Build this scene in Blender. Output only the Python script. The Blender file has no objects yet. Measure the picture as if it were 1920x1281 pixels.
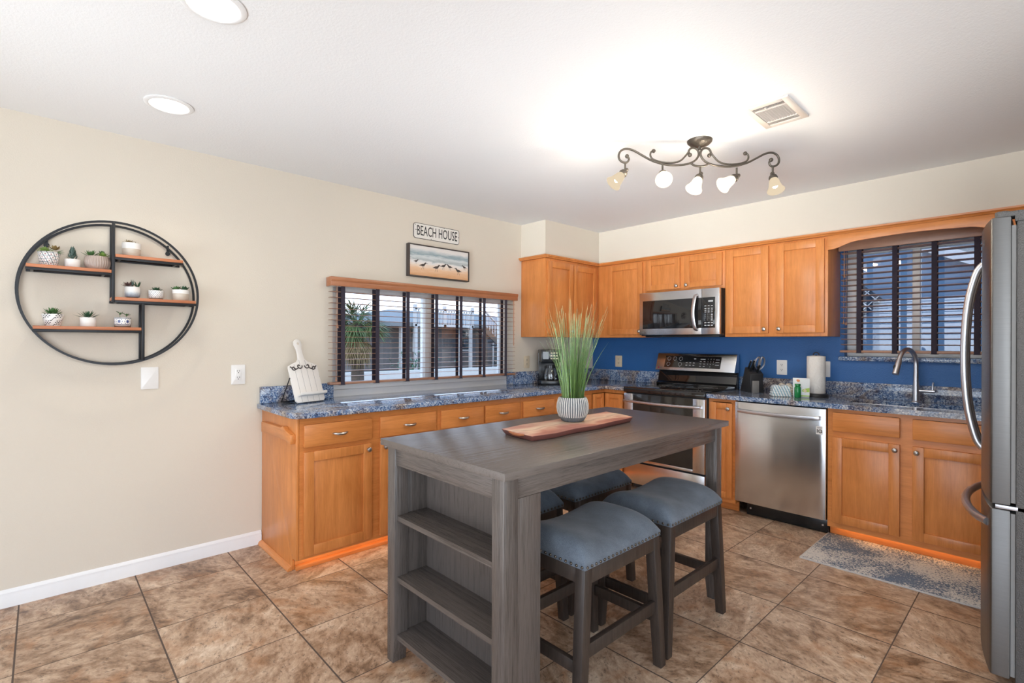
import bpy, bmesh, math, random
from mathutils import Vector, Matrix
random.seed(7)
PI = math.pi
SC = bpy.context.scene
COL = SC.collection
# ---------------------------------------------------------------- camera, sky, lights, exposure
F_PX, YAW, ROLL = 942.86, 0.8181, 0.0038
cam = bpy.data.cameras.new('camera'); camo = bpy.data.objects.new('camera', cam); COL.objects.link(camo)
cam.sensor_fit = 'HORIZONTAL'; cam.sensor_width = 36.0; cam.lens = 36.0 * F_PX / 1920.0
cam.shift_y = 2.83 / 1920.0; cam.clip_start = 0.05; cam.clip_end = 200
camo.matrix_world = (Matrix.Translation((3.4881, -4.5059, 1.3029)) @ Matrix.Rotation(YAW, 4, 'Z')
                     @ Matrix.Rotation(PI / 2, 4, 'X') @ Matrix.Rotation(ROLL, 4, 'Z'))
SC.camera = camo
SC.view_settings.view_transform = 'Standard'; SC.view_settings.look = 'None'
SC.view_settings.exposure = 0.06; SC.view_settings.gamma = 1.0
SC.view_settings.use_curve_mapping = False
w = bpy.data.worlds.new('sky'); SC.world = w; w.use_nodes = True
wn = w.node_tree.nodes; wl = w.node_tree.links; wn.clear()
wo = wn.new('ShaderNodeOutputWorld'); wb = wn.new('ShaderNodeBackground'); wr = wn.new('ShaderNodeValToRGB')
ws = wn.new('ShaderNodeSeparateXYZ'); wt = wn.new('ShaderNodeTexCoord')
wl.new(wt.outputs['Generated'], ws.inputs[0]); wl.new(ws.outputs['Z'], wr.inputs[0])
wr.color_ramp.elements[0].position = 0.0; wr.color_ramp.elements[0].color = (0.80, 0.89, 1.0, 1)
wr.color_ramp.elements[1].position = 0.5; wr.color_ramp.elements[1].color = (0.36, 0.58, 0.95, 1)
wl.new(wr.outputs[0], wb.inputs[0]); wb.inputs[1].default_value = 3.1; wl.new(wb.outputs[0], wo.inputs[0])

def area(name, loc, target, sx, sy, power, color):
    l = bpy.data.lights.new(name, 'AREA'); l.shape = 'RECTANGLE'; l.size = sx; l.size_y = sy
    l.energy = power; l.color = color
    o = bpy.data.objects.new(name, l); COL.objects.link(o); o.location = loc
    o.rotation_euler = (Vector(target) - Vector(loc)).to_track_quat('-Z', 'Y').to_euler()
    return o
area('patio_daylight', (3.4, -7.4, 1.25), (2.4, -1.0, 1.2), 4.6, 2.1, 46, (0.86, 0.93, 1.0))  # added fill, stands in for daylight from the unseen rear opening
area('side_daylight', (6.3, -4.6, 1.4), (1.0, -3.2, 1.2), 2.6, 2.0, 56, (0.84, 0.93, 1.0))  # added fill from the unseen right side, lifts the window wall
for bl, bt, bsx, bsy, bp, bsp in (((2.0, -6.2, 0.3), (1.0, -4.3, 2.44), 1.2, 0.8, 8.5, 60), ((3.4, -5.4, 0.3), (1.6, -1.4, 2.44), 1.2, 0.8, 5.0, 40),
                                  ((1.2, -6.8, 0.3), (2.0, -2.0, 2.44), 1.6, 0.8, 1.6, 45), ((4.9, -6.2, 0.3), (3.6, -3.2, 2.44), 1.2, 0.8, 12.0, 60), ((3.3, -6.9, 0.25), (1.2, -1.0, 2.44), 2.0, 0.8, 9.0, 30)):
    area('bounce_flash', bl, bt, bsx, bsy, bp, (0.86, 0.94, 1.0)).data.spread = math.radians(bsp)     # added fill lamps behind the camera, brightening the ceiling evenly
sl = bpy.data.lights.new('hazy_sun', 'SUN'); sl.energy = 1.6; sl.angle = math.radians(25); sl.color = (1.0, 0.97, 0.92)
so_ = bpy.data.objects.new('hazy_sun', sl); COL.objects.link(so_); so_.rotation_euler = Vector((-0.55, 0.5, -0.75)).to_track_quat('-Z', 'Y').to_euler()

# ---------------------------------------------------------------- node helpers
class NT:
    def __init__(s, name):
        m = bpy.data.materials.new(name); m.use_nodes = True
        s.m = m; s.t = m.node_tree; s.t.nodes.clear()
        s.out = s.n('ShaderNodeOutputMaterial')
    def n(s, typ, **kw):
        nd = s.t.nodes.new(typ)
        for k, v in kw.items():
            if k.startswith('p_'): setattr(nd, k[2:], v)
            else:
                key = int(k[1:]) if k[0] == 'i' and k[1:].isdigit() else k.replace('_', ' ')
                s.set(nd.inputs[key], v)
        return nd
    def set(s, sock, v):
        if hasattr(v, 'links') or isinstance(v, bpy.types.NodeSocket): s.t.links.new(v, sock)
        elif isinstance(v, (tuple, list)) and len(v) == 3 and sock.type == 'RGBA': sock.default_value = (*v, 1)
        else: sock.default_value = v
    def math(s, op, a, b=0.0, c=None):
        nd = s.n('ShaderNodeMath', p_operation=op, i0=a, i1=b)
        if c is not None: s.set(nd.inputs[2], c)
        return nd.outputs[0]
    def mix(s, f, a, b, blend='MIX'):
        nd = s.n('ShaderNodeMix', p_data_type='RGBA', p_blend_type=blend)
        s.set(nd.inputs[0], f); s.set(nd.inputs[6], a); s.set(nd.inputs[7], b)
        return nd.outputs[2]
    def coord(s, scale=(1, 1, 1), rot=(0, 0, 0), which='Object'):
        tc = s.n('ShaderNodeTexCoord')
        mp = s.n('ShaderNodeMapping', Vector=tc.outputs[which], Scale=scale, Rotation=rot)
        return mp.outputs[0]
    def noise(s, vec, scale, detail=4, rough=0.55, dist=0.0):
        return s.n('ShaderNodeTexNoise', Vector=vec, Scale=scale, Detail=detail, Roughness=rough, Distortion=dist).outputs[0]
    def ramp(s, fac, stops, interp='LINEAR'):
        nd = s.n('ShaderNodeValToRGB', Fac=fac); cr = nd.color_ramp; cr.interpolation = interp
        while len(cr.elements) < len(stops): cr.elements.new(0.5)
        for e, (p, c) in zip(cr.elements, stops):
            e.position = p; e.color = (*c, 1) if len(c) == 3 else c
        return nd.outputs[0]
    def bump(s, h, strength=0.2, dist=0.01):
        return s.n('ShaderNodeBump', Height=h, Strength=strength, Distance=dist).outputs[0]
    def bsdf(s, **kw):
        b = s.n('ShaderNodeBsdfPrincipled')
        for k, v in kw.items(): s.set(b.inputs[k.replace('_', ' ')], v)
        s.t.links.new(b.outputs[0], s.out.inputs[0]); return s.m

def plain(name, col, rough=0.5, metal=0.0, bump=None, **kw):
    t = NT(name)
    v = t.coord()
    n = t.noise(v, 30, 3)
    c = t.mix(t.math('MULTIPLY', n, 0.25), col, tuple(x * 0.8 for x in col))
    a = dict(Base_Color=c, Roughness=rough, Metallic=metal)
    if bump: a['Normal'] = t.bump(t.noise(v, bump[0], 3), bump[1], 0.01)
    a.update(kw)
    return t.bsdf(**a)

def emit(name, col, strength):
    t = NT(name); e = t.n('ShaderNodeEmission', Color=(*col, 1), Strength=strength)
    t.t.links.new(e.outputs[0], t.out.inputs[0]); return t.m

def paint(name, col, scale=140, strength=0.25, rough=0.6):
    t = NT(name); v = t.coord()
    n = t.noise(v, scale, 3, 0.6)
    big = t.noise(v, 1.2, 2)
    c = t.mix(big, tuple(x * 0.97 for x in col), col)
    return t.bsdf(Base_Color=c, Roughness=rough, Normal=t.bump(n, strength, 0.004))

def wood(name, light, dark, axis, rough=0.32, stretch=14.0, fine=0.35, bump=0.04, figure=1.0):
    t = NT(name)
    sc = [stretch, stretch, stretch]; sc['xyz'.index(axis)] = 1.0
    v = t.coord(tuple(sc))
    rnd = t.n('ShaderNodeObjectInfo').outputs['Random']
    off = t.n('ShaderNodeVectorMath', p_operation='ADD', i0=v)
    cmb = t.n('ShaderNodeCombineXYZ', X=t.math('MULTIPLY', rnd, 37.0), Y=t.math('MULTIPLY', rnd, 91.0), Z=t.math('MULTIPLY', rnd, 53.0))
    t.set(off.inputs[1], cmb.outputs[0])
    g = t.noise(off.outputs[0], 2.2, 6, 0.62, 0.6)
    f = t.noise(off.outputs[0], 14.0, 3, 0.6)
    v2 = t.n('ShaderNodeVectorMath', p_operation='ADD', i0=t.coord((3, 3, 3)), i1=cmb.outputs[0]).outputs[0]
    blot = t.noise(v2, 1.4, 3, 0.5, 0.8)
    k = t.math('ADD', t.math('MULTIPLY', g, 0.6), t.math('MULTIPLY', f, fine))
    k = t.math('ADD', k, t.math('MULTIPLY', blot, 0.35 * figure))
    k = t.math('ADD', k, t.math('MULTIPLY', t.math('SUBTRACT', rnd, 0.5), 0.12))
    c = t.ramp(k, [(0.36, dark), (0.82, light)])
    return t.bsdf(Base_Color=c, Roughness=rough, Normal=t.bump(g, bump, 0.01))

def steel(name, col=(0.62, 0.62, 0.63), rough=0.24, axis='z', aniso=0.75, brush=90):
    t = NT(name)
    sc = [2, 2, 2]; sc['xyz'.index(axis)] = brush
    n = t.noise(t.coord(tuple(sc)), 6, 2)
    r = t.math('ADD', t.math('MULTIPLY', n, 0.12), rough - 0.06)
    c = t.mix(n, col, tuple(x * 0.86 for x in col))
    tg = t.n('ShaderNodeTangent', p_direction_type='RADIAL', p_axis='Z')
    return t.bsdf(Base_Color=c, Metallic=1.0, Roughness=r, Anisotropic=aniso, Anisotropic_Rotation=0.25, Tangent=tg.outputs[0])

def granite(name):
    t = NT(name); v = t.coord()
    wv = t.n('ShaderNodeVectorMath', p_operation='ADD', i0=v)
    nv = t.n('ShaderNodeTexNoise', Vector=v, Scale=16, Detail=3)
    sv = t.n('ShaderNodeVectorMath', p_operation='SCALE', i0=nv.outputs[1]); t.set(sv.inputs['Scale'], 0.05)
    t.set(wv.inputs[1], sv.outputs[0])
    vo = t.n('ShaderNodeTexVoronoi', Vector=wv.outputs[0], Scale=150.0)
    cell = t.n('ShaderNodeSeparateColor', Color=vo.outputs['Color']).outputs[0]
    big = t.noise(v, 7, 5, 0.65, 1.5)
    k = t.math('ADD', t.math('MULTIPLY', cell, 0.40), t.math('MULTIPLY', big, 0.55))
    k = t.math('ADD', k, t.math('MULTIPLY', t.noise(v, 70, 4, 0.7), 0.24))
    c = t.ramp(k, [(0.18, (0.012, 0.016, 0.03)), (0.40, (0.028, 0.055, 0.13)), (0.52, (0.085, 0.155, 0.31)),
                   (0.62, (0.19, 0.27, 0.42)), (0.76, (0.42, 0.49, 0.59)), (0.92, (0.72, 0.74, 0.77))])
    tanm = t.ramp(t.noise(v, 3.2, 4, 0.6, 1.0), [(0.47, (0, 0, 0)), (0.62, (1, 1, 1))])
    tcol = t.ramp(k, [(0.2, (0.02, 0.018, 0.02)), (0.5, (0.13, 0.085, 0.055)), (0.7, (0.33, 0.24, 0.16)), (0.9, (0.62, 0.52, 0.40))])
    f = t.math('MULTIPLY', t.n('ShaderNodeSeparateColor', Color=tanm).outputs[0], 0.75)
    return t.bsdf(Base_Color=t.mix(f, c, tcol), Roughness=0.07, Specular_IOR_Level=0.6)

def floor_tile(name):
    t = NT(name); v = t.coord()
    sp = t.n('ShaderNodeSeparateXYZ', Vector=v)
    px, py = 0.459, 0.462
    ux = t.math('DIVIDE', t.math('SUBTRACT', sp.outputs[0], 0.73), px)
    uy = t.math('DIVIDE', t.math('SUBTRACT', sp.outputs[1], -4.12), py)
    idx = t.n('ShaderNodeCombineXYZ', X=t.math('FLOOR', ux), Y=t.math('FLOOR', uy)).outputs[0]
    wn_ = t.n('ShaderNodeTexWhiteNoise', p_noise_dimensions='3D', Vector=idx)
    rv = t.n('ShaderNodeVectorMath', p_operation='SCALE', i0=wn_.outputs['Color']); t.set(rv.inputs['Scale'], 40.0)
    tv = t.n('ShaderNodeVectorMath', p_operation='ADD', i0=v, i1=rv.outputs[0]).outputs[0]
    rt = t.n('ShaderNodeVectorRotate', p_rotation_type='Z_AXIS', Vector=tv, Angle=t.math('MULTIPLY', t.math('SUBTRACT', wn_.outputs[0], 0.5), 3.2)).outputs[0]
    st = t.n('ShaderNodeMapping', Vector=rt, Scale=(1.0, 1.6, 1.0), Rotation=(0, 0, 0.4)).outputs[0]
    cloud = t.noise(st, 3.4, 7, 0.62, 1.2)
    mid = t.noise(st, 13, 6, 0.68, 0.8)
    fine = t.noise(tv, 90, 3, 0.7)
    k = t.math('ADD', t.math('MULTIPLY', cloud, 0.6), t.math('MULTIPLY', mid, 0.42))
    k = t.math('ADD', k, t.math('MULTIPLY', t.math('SUBTRACT', t.noise(st, 34, 5, 0.75), 0.5), 0.22))
    k = t.math('ADD', k, t.math('MULTIPLY', t.math('SUBTRACT', wn_.outputs[0], 0.5), 0.07))
    k = t.math('ADD', t.math('MULTIPLY', t.math('SUBTRACT', k, 0.505), 1.3), 0.505)
    c = t.ramp(k, [(0.33, (0.14, 0.078, 0.045)), (0.44, (0.33, 0.205, 0.125)), (0.53, (0.48, 0.33, 0.225)),
                   (0.61, (0.60, 0.44, 0.31)), (0.72, (0.78, 0.64, 0.50))])
    rust = t.ramp(t.noise(tv, 4.5, 5, 0.6, 0.8), [(0.52, (0, 0, 0)), (0.70, (1, 1, 1))])
    rf = t.math('MULTIPLY', t.n('ShaderNodeSeparateColor', Color=rust).outputs[0], 0.55)
    c = t.mix(rf, c, (0.46, 0.21, 0.085))
    pit = t.ramp(t.noise(st, 42, 5, 0.75), [(0.36, (1, 1, 1)), (0.45, (0, 0, 0))])
    pf = t.math('MULTIPLY', t.n('ShaderNodeSeparateColor', Color=pit).outputs[0], 0.65)
    c = t.mix(pf, c, (0.07, 0.04, 0.025))
    def edge(u, p):
        fr = t.math('FRACT', u)
        d = t.math('MINIMUM', fr, t.math('SUBTRACT', 1.0, fr))
        return t.math('MULTIPLY', d, p)
    g = t.math('MAXIMUM', t.math('LESS_THAN', edge(ux, px), 0.0023), t.math('LESS_THAN', edge(uy, py), 0.0032))
    c = t.mix(g, c, (0.10, 0.070, 0.055))
    rr = t.math('ADD', 0.38, t.math('MULTIPLY', g, 0.4))
    h = t.math('ADD', t.math('MULTIPLY', mid, 0.6), t.math('MULTIPLY', fine, 0.25))
    h = t.math('SUBTRACT', h, t.math('MULTIPLY', g, 0.9))
    return t.bsdf(Base_Color=c, Roughness=rr, Normal=t.bump(h, 0.35, 0.006))

def fabric(name, col, col2, scale=650):
    t = NT(name); v = t.coord()
    n = t.noise(v, scale, 2, 0.7); b = t.noise(v, 12, 2)
    k = t.math('ADD', t.math('MULTIPLY', n, 0.7), t.math('MULTIPLY', b, 0.3))
    return t.bsdf(Base_Color=t.ramp(k, [(0.35, col), (0.65, col2)]), Roughness=0.9, Sheen_Weight=0.25,
                  Normal=t.bump(n, 0.25, 0.002))

def glass_pane(name, tint=(1, 1, 1), refl=0.06):
    t = NT(name)
    a = t.n('ShaderNodeBsdfTransparent', Color=(*tint, 1)); g = t.n('ShaderNodeBsdfGlossy', Color=(1, 1, 1, 1), Roughness=0.02)
    fr = t.n('ShaderNodeFresnel', IOR=1.45)
    mx = t.n('ShaderNodeMixShader', i0=t.math('ADD', t.math('MULTIPLY', fr.outputs[0], 0.8), refl - 0.04), i1=a.outputs[0], i2=g.outputs[0])
    t.t.links.new(mx.outputs[0], t.out.inputs[0]); return t.m

def pot_pattern(name, kind):
    # cylindrical pattern: u = angle in turns, z = height in metres (object origin sits at the pot's base centre)
    t = NT(name); sp = t.n('ShaderNodeSeparateXYZ', Vector=t.coord())
    a = t.math('DIVIDE', t.math('ARCTAN2', sp.outputs[1], sp.outputs[0]), 2 * PI)
    z = sp.outputs[2]
    white = (0.82, 0.80, 0.77)
    def cellsd(nu, sz, shift=0.0):
        u = t.math('SUBTRACT', t.math('FRACT', t.math('ADD', t.math('MULTIPLY', a, nu), shift)), 0.5)
        q = t.math('SUBTRACT', t.math('FRACT', t.math('ADD', t.math('DIVIDE', z, sz), shift)), 0.5)
        return u, q
    def length(u, q):
        return t.math('SQRT', t.math('ADD', t.math('MULTIPLY', u, u), t.math('MULTIPLY', q, q)))
    if kind == 'lattice':
        p1 = t.math('FRACT', t.math('ADD', t.math('MULTIPLY', a, 12), t.math('MULTIPLY', z, 22)))
        p2 = t.math('FRACT', t.math('DIVIDE', z, 0.0155))
        ln = t.math('MAXIMUM', t.math('LESS_THAN', p1, 0.14), t.math('LESS_THAN', p2, 0.12))
        u = t.math('SUBTRACT', p1, 0.57); q = t.math('SUBTRACT', p2, 0.56)
        dot = t.math('LESS_THAN', length(u, q), 0.15)
        c = t.mix(ln, white, (0.03, 0.05, 0.08)); c = t.mix(dot, c, (0.22, 0.02, 0.03))
    elif kind == 'diamond':
        p1 = t.math('ADD', t.math('MULTIPLY', a, 12), t.math('DIVIDE', z, 0.026))
        p2 = t.math('SUBTRACT', t.math('MULTIPLY', a, 12), t.math('DIVIDE', z, 0.026))
        f1 = t.math('FRACT', p1); f2 = t.math('FRACT', p2)
        ln = t.math('MAXIMUM', t.math('LESS_THAN', f1, 0.13), t.math('LESS_THAN', f2, 0.13))
        d = length(t.math('SUBTRACT', f1, 0.56), t.math('SUBTRACT', f2, 0.56))
        dot = t.math('LESS_THAN', d, 0.16)
        c = t.mix(t.math('MAXIMUM', ln, dot), white, (0.30, 0.33, 0.36))
    elif kind == 'flowers':
        u, q = cellsd(5, 0.034)
        d = length(u, q); ang = t.math('ARCTAN2', q, u)
        ring = t.math('LESS_THAN', t.math('ABSOLUTE', t.math('SUBTRACT', d, 0.24)), 0.07)
        pet = t.math('MULTIPLY', ring, t.math('GREATER_THAN', t.math('COSINE', t.math('MULTIPLY', ang, 6)), 0.1))
        cen = t.math('LESS_THAN', d, 0.08)
        u2, q2 = cellsd(5, 0.034, 0.5)
        sw = t.math('LESS_THAN', t.math('ABSOLUTE', t.math('SUBTRACT', q2, t.math('MULTIPLY', t.math('SINE', t.math('MULTIPLY', u2, 9)), 0.22))), 0.06)
        sw = t.math('MULTIPLY', sw, t.math('LESS_THAN', t.math('ABSOLUTE', u2), 0.26))
        m = t.math('MAXIMUM', t.math('MAXIMUM', pet, cen), sw)
        c = t.mix(m, white, (0.02, 0.02, 0.025))
    elif kind == 'blue_floral':
        u, q = cellsd(6, 0.05, 0.0)
        q = t.math('DIVIDE', t.math('SUBTRACT', z, 0.031), 0.05)
        d = length(u, q); ang = t.math('ARCTAN2', q, u)
        rad = t.math('ADD', 0.17, t.math('MULTIPLY', t.math('COSINE', t.math('MULTIPLY', ang, 8)), 0.05))
        fl = t.math('LESS_THAN', d, rad)
        ring = t.math('LESS_THAN', t.math('ABSOLUTE', t.math('SUBTRACT', d, 0.36)), 0.035)
        ring = t.math('MULTIPLY', ring, t.math('GREATER_THAN', t.math('COSINE', t.math('MULTIPLY', ang, 10)), 0.0))
        m = t.math('MAXIMUM', fl, ring)
        band = t.math('MAXIMUM', t.math('LESS_THAN', t.math('ABSOLUTE', t.math('SUBTRACT', z, 0.0125)), 0.0018),
                      t.math('LESS_THAN', t.math('ABSOLUTE', t.math('SUBTRACT', z, 0.049)), 0.0018))
        c = t.mix(m, white, (0.035, 0.06, 0.22)); c = t.mix(band, c, (0.02, 0.025, 0.05))
    elif kind == 'two_tone':
        rings = t.math('LESS_THAN', t.math('FRACT', t.math('DIVIDE', z, 0.0072)), 0.25)
        low = t.math('LESS_THAN', z, 0.04)
        c = t.mix(low, white, (0.60, 0.53, 0.44))
        c = t.mix(t.math('MULTIPLY', rings, low), c, (0.45, 0.39, 0.32))
    elif kind == 'blue_dip':
        n = t.noise(t.coord(), 90, 3)
        zz = t.math('ADD', z, t.math('MULTIPLY', t.math('SUBTRACT', n, 0.5), 0.02))
        c = t.ramp(t.math('DIVIDE', zz, 0.062), [(0.08, (0.15, 0.19, 0.24)), (0.35, (0.42, 0.47, 0.52)), (0.55, (0.70, 0.71, 0.70)), (0.7, white)])
    return t.bsdf(Base_Color=c, Roughness=0.3)

def sand_rug(name):
    t = NT(name); v = t.coord(); sp = t.n('ShaderNodeSeparateXYZ', Vector=v)
    n = t.noise(v, 85, 3, 0.85); big = t.noise(v, 3.2, 4, 0.6, 0.5)
    th = t.math('ADD', t.math('MULTIPLY', t.math('SUBTRACT', big, 0.5), 0.75), 0.525)
    k = t.math('SUBTRACT', th, n)
    m = t.ramp(k, [(0.0, (0, 0, 0)), (0.035, (1, 1, 1))])
    mf = t.n('ShaderNodeSeparateColor', Color=m).outputs[0]
    pile = t.noise(v, 300, 2)
    c = t.mix(t.math('MULTIPLY', mf, 0.9), t.mix(pile, (0.60, 0.56, 0.50), (0.78, 0.75, 0.70)), t.mix(big, (0.02, 0.035, 0.07), (0.10, 0.17, 0.28)))
    return t.bsdf(Base_Color=c, Roughness=0.95, Normal=t.bump(pile, 0.5, 0.004))

def beach_art(name):
    # painted canvas in the Y (along) / Z (up) plane: sand below, foam, teal sea, pale sky
    t = NT(name); v = t.coord(); sp = t.n('ShaderNodeSeparateXYZ', Vector=v)
    st = t.n('ShaderNodeMapping', Vector=v, Scale=(1, 1.2, 7)).outputs[0]
    n = t.noise(st, 6, 5, 0.6, 0.6)
    z = t.math('DIVIDE', sp.outputs[2], 0.25)
    k = t.math('ADD', z, t.math('MULTIPLY', t.math('SUBTRACT', n, 0.5), 0.30))
    c = t.ramp(k, [(0.05, (0.66, 0.34, 0.16)), (0.28, (0.78, 0.52, 0.33)), (0.40, (0.80, 0.68, 0.58)), (0.50, (0.76, 0.74, 0.72)),
                   (0.56, (0.40, 0.44, 0.44)), (0.66, (0.62, 0.65, 0.64)), (0.74, (0.26, 0.34, 0.37)), (0.82, (0.45, 0.50, 0.51)), (0.92, (0.74, 0.70, 0.66))])
    return t.bsdf(Base_Color=c, Roughness=0.6)

M = {}
M['wall'] = paint('beige_wall_paint', (0.70, 0.625, 0.52))
M['ceiling'] = paint('white_ceiling_paint', (0.86, 0.86, 0.86), 110, 0.3)
M['blue'] = paint('navy_wall_paint', (0.020, 0.122, 0.36), 120, 0.7, 0.42)
M['trim'] = plain('white_trim_paint', (0.86, 0.85, 0.84), 0.35)
M['floor'] = floor_tile('slate_look_tile')
ML, MD = (0.75, 0.285, 0.080), (0.47, 0.148, 0.030)
M['maple_z'] = wood('honey_maple_upright', ML, MD, 'z')
M['maple_y'] = wood('honey_maple_along_y', ML, MD, 'y')
M['maple_x'] = wood('honey_maple_along_x', ML, MD, 'x')
IL, ID = (0.115, 0.094, 0.082), (0.018, 0.015, 0.013)
M['isl_y'] = wood('grey_brown_oak_y', IL, ID, 'y', 0.24, 34, 0.75, 0.30, 0.5)
M['isl_x'] = wood('grey_brown_oak_x', IL, ID, 'x', 0.24, 34, 0.75, 0.30, 0.5)
M['isl_z'] = wood('grey_brown_oak_z', IL, ID, 'z', 0.24, 34, 0.75, 0.30, 0.5)
M['stool_wood'] = wood('dark_stool_wood', (0.060, 0.043, 0.034), (0.018, 0.013, 0.011), 'z', 0.42, 24, 0.5, 0.15, 0.5)
M['stool_fabric'] = fabric('slate_linen', (0.040, 0.052, 0.070), (0.150, 0.178, 0.215))
M['nail'] = plain('dark_bronze_nail', (0.12, 0.10, 0.08), 0.3, 0.9)
M['granite'] = granite('blue_granite')
M['steel'] = steel('brushed_steel', (0.72, 0.72, 0.73), 0.22)
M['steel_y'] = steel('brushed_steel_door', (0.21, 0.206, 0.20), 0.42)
M['chrome'] = plain('satin_nickel', (0.66, 0.66, 0.69), 0.34, 1.0)
M['knob'] = plain('pewter_knob', (0.50, 0.48, 0.46), 0.28, 1.0)
M['black_glass'] = plain('black_glass', (0.012, 0.012, 0.013), 0.04, Specular_IOR_Level=0.7)
M['oven_glass'] = plain('oven_door_glass', (0.03, 0.026, 0.022), 0.06)
M['black_plastic'] = plain('black_plastic', (0.010, 0.012, 0.014), 0.22)
M['black_matte'] = plain('black_enamel', (0.025, 0.025, 0.027), 0.5)
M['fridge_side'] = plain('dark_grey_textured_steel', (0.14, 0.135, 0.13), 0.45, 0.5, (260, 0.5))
M['gasket'] = plain('grey_gasket', (0.22, 0.21, 0.20), 0.6)
M['grey_mark'] = plain('pale_grey_print', (0.55, 0.56, 0.58), 0.5)
M['black_mark'] = plain('black_print', (0.02, 0.02, 0.02), 0.5)
M['red_mark'] = plain('red_print', (0.35, 0.02, 0.05), 0.5)
M['iron'] = plain('black_iron', (0.018, 0.019, 0.022), 0.4, 0.4)
M['shelf_wood'] = wood('red_brown_shelf_wood', (0.55, 0.20, 0.085), (0.34, 0.11, 0.045), 'y', 0.45)
M['blind_slat'] = wood('walnut_blind_wood', (0.44, 0.23, 0.14), (0.26, 0.12, 0.075), 'y', 0.35, 20, 0.3, 0.05)
M['blind_slat_x'] = wood('walnut_blind_wood_x', (0.50, 0.27, 0.17), (0.30, 0.15, 0.095), 'x', 0.35, 20, 0.3, 0.05)
M['valance'] = wood('cherry_valance_wood', (0.47, 0.19, 0.085), (0.30, 0.105, 0.045), 'y', 0.28, 20, 0.3, 0.03)
M['tape'] = fabric('dark_ladder_tape', (0.016, 0.013, 0.024), (0.045, 0.032, 0.05))
M['pane'] = glass_pane('window_glass')
M['carafe'] = glass_pane('carafe_glass', (0.75, 0.78, 0.80), 0.10)
M['plate'] = plain('white_plate_plastic', (0.84, 0.82, 0.79), 0.3)
M['ivory'] = plain('ivory_plate_plastic', (0.70, 0.58, 0.42), 0.35)
M['bronze'] = plain('aged_bronze', (0.085, 0.070, 0.056), 0.42, 0.55, (60, 0.3))
M['sign_white'] = plain('sign_enamel', (0.80, 0.76, 0.70), 0.45)
M['frame_dark'] = plain('dark_frame_wood', (0.055, 0.042, 0.038), 0.45)
M['art'] = beach_art('beach_painting')
M['board_white'] = plain('white_board_paint', (0.82, 0.78, 0.73), 0.5)
t = NT('acacia_slab'); v = t.coord((16, 1.6, 16)); sp = t.n('ShaderNodeSeparateXYZ', Vector=t.coord())
g = t.noise(v, 1.6, 6, 0.6, 0.8); wv = t.noise(t.coord((2, 1.5, 1)), 3, 3)
k = t.math('ADD', t.math('ADD', t.math('MULTIPLY', sp.outputs[0], 4.2), t.math('MULTIPLY', t.math('SUBTRACT', wv, 0.5), 1.3)), t.math('MULTIPLY', t.math('SUBTRACT', g, 0.5), 0.5))
c = t.ramp(t.math('ADD', k, 0.5), [(0.02, (0.50, 0.22, 0.15)), (0.22, (0.66, 0.42, 0.30)), (0.40, (0.74, 0.57, 0.42)), (0.55, (0.52, 0.33, 0.23)), (0.66, (0.72, 0.50, 0.36)), (0.86, (0.46, 0.19, 0.13)), (1.0, (0.34, 0.12, 0.09))])
nz = t.n('ShaderNodeSeparateXYZ', Vector=t.n('ShaderNodeNewGeometry').outputs['Normal']).outputs[2]
c = t.mix(t.math('LESS_THAN', nz, 0.75), c, t.mix(g, (0.10, 0.030, 0.028), (0.30, 0.11, 0.085)))
M['acacia_top'] = t.bsdf(Base_Color=c, Roughness=0.42, Normal=t.bump(g, 0.1, 0.004))
M['leaf_green'] = plain('leaf_green', (0.065, 0.16, 0.045), 0.45)
M['leaf_lime'] = plain('leaf_lime', (0.22, 0.34, 0.075), 0.45)
M['leaf_dark'] = plain('leaf_dark_green', (0.035, 0.095, 0.045), 0.45)
M['leaf_sage'] = plain('leaf_sage', (0.065, 0.115, 0.095), 0.5)
M['leaf_olive'] = plain('leaf_olive_tan', (0.25, 0.17, 0.06), 0.5)
M['leaf_red'] = plain('leaf_purple', (0.11, 0.055, 0.05), 0.5)
M['soil'] = plain('dark_soil', (0.03, 0.022, 0.016), 0.9)
M['pot_white'] = plain('white_ceramic', (0.82, 0.79, 0.75), 0.35)
M['pot_taupe'] = plain('taupe_ceramic', (0.42, 0.33, 0.28), 0.4)
M['pot_base'] = plain('brown_saucer', (0.13, 0.075, 0.05), 0.5)
M['rug'] = sand_rug('speckled_rug')
M['rug_edge'] = fabric('rug_binding', (0.50, 0.48, 0.46), (0.66, 0.64, 0.61))
M['paper'] = plain('paper_towel', (0.86, 0.82, 0.76), 0.9, 0, (80, 0.5))
M['vent'] = plain('cream_vent_paint', (0.64, 0.575, 0.52), 0.45)
M['vent_dark'] = plain('dark_duct', (0.05, 0.045, 0.04), 0.8)
M['lens'] = emit('recessed_lens', (1.0, 0.95, 0.84), 3.0)
M['shade'] = emit('lit_frosted_shade', (1.0, 0.88, 0.68), 1.8)
M['shade_dim'] = emit('dim_frosted_shade', (1.0, 0.82, 0.58), 0.80)
M['bulb'] = emit('lit_bulb', (1.0, 0.90, 0.72), 14.0)
M['led'] = emit('warm_led_strip', (1.0, 0.60, 0.26), 6.5)

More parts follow.
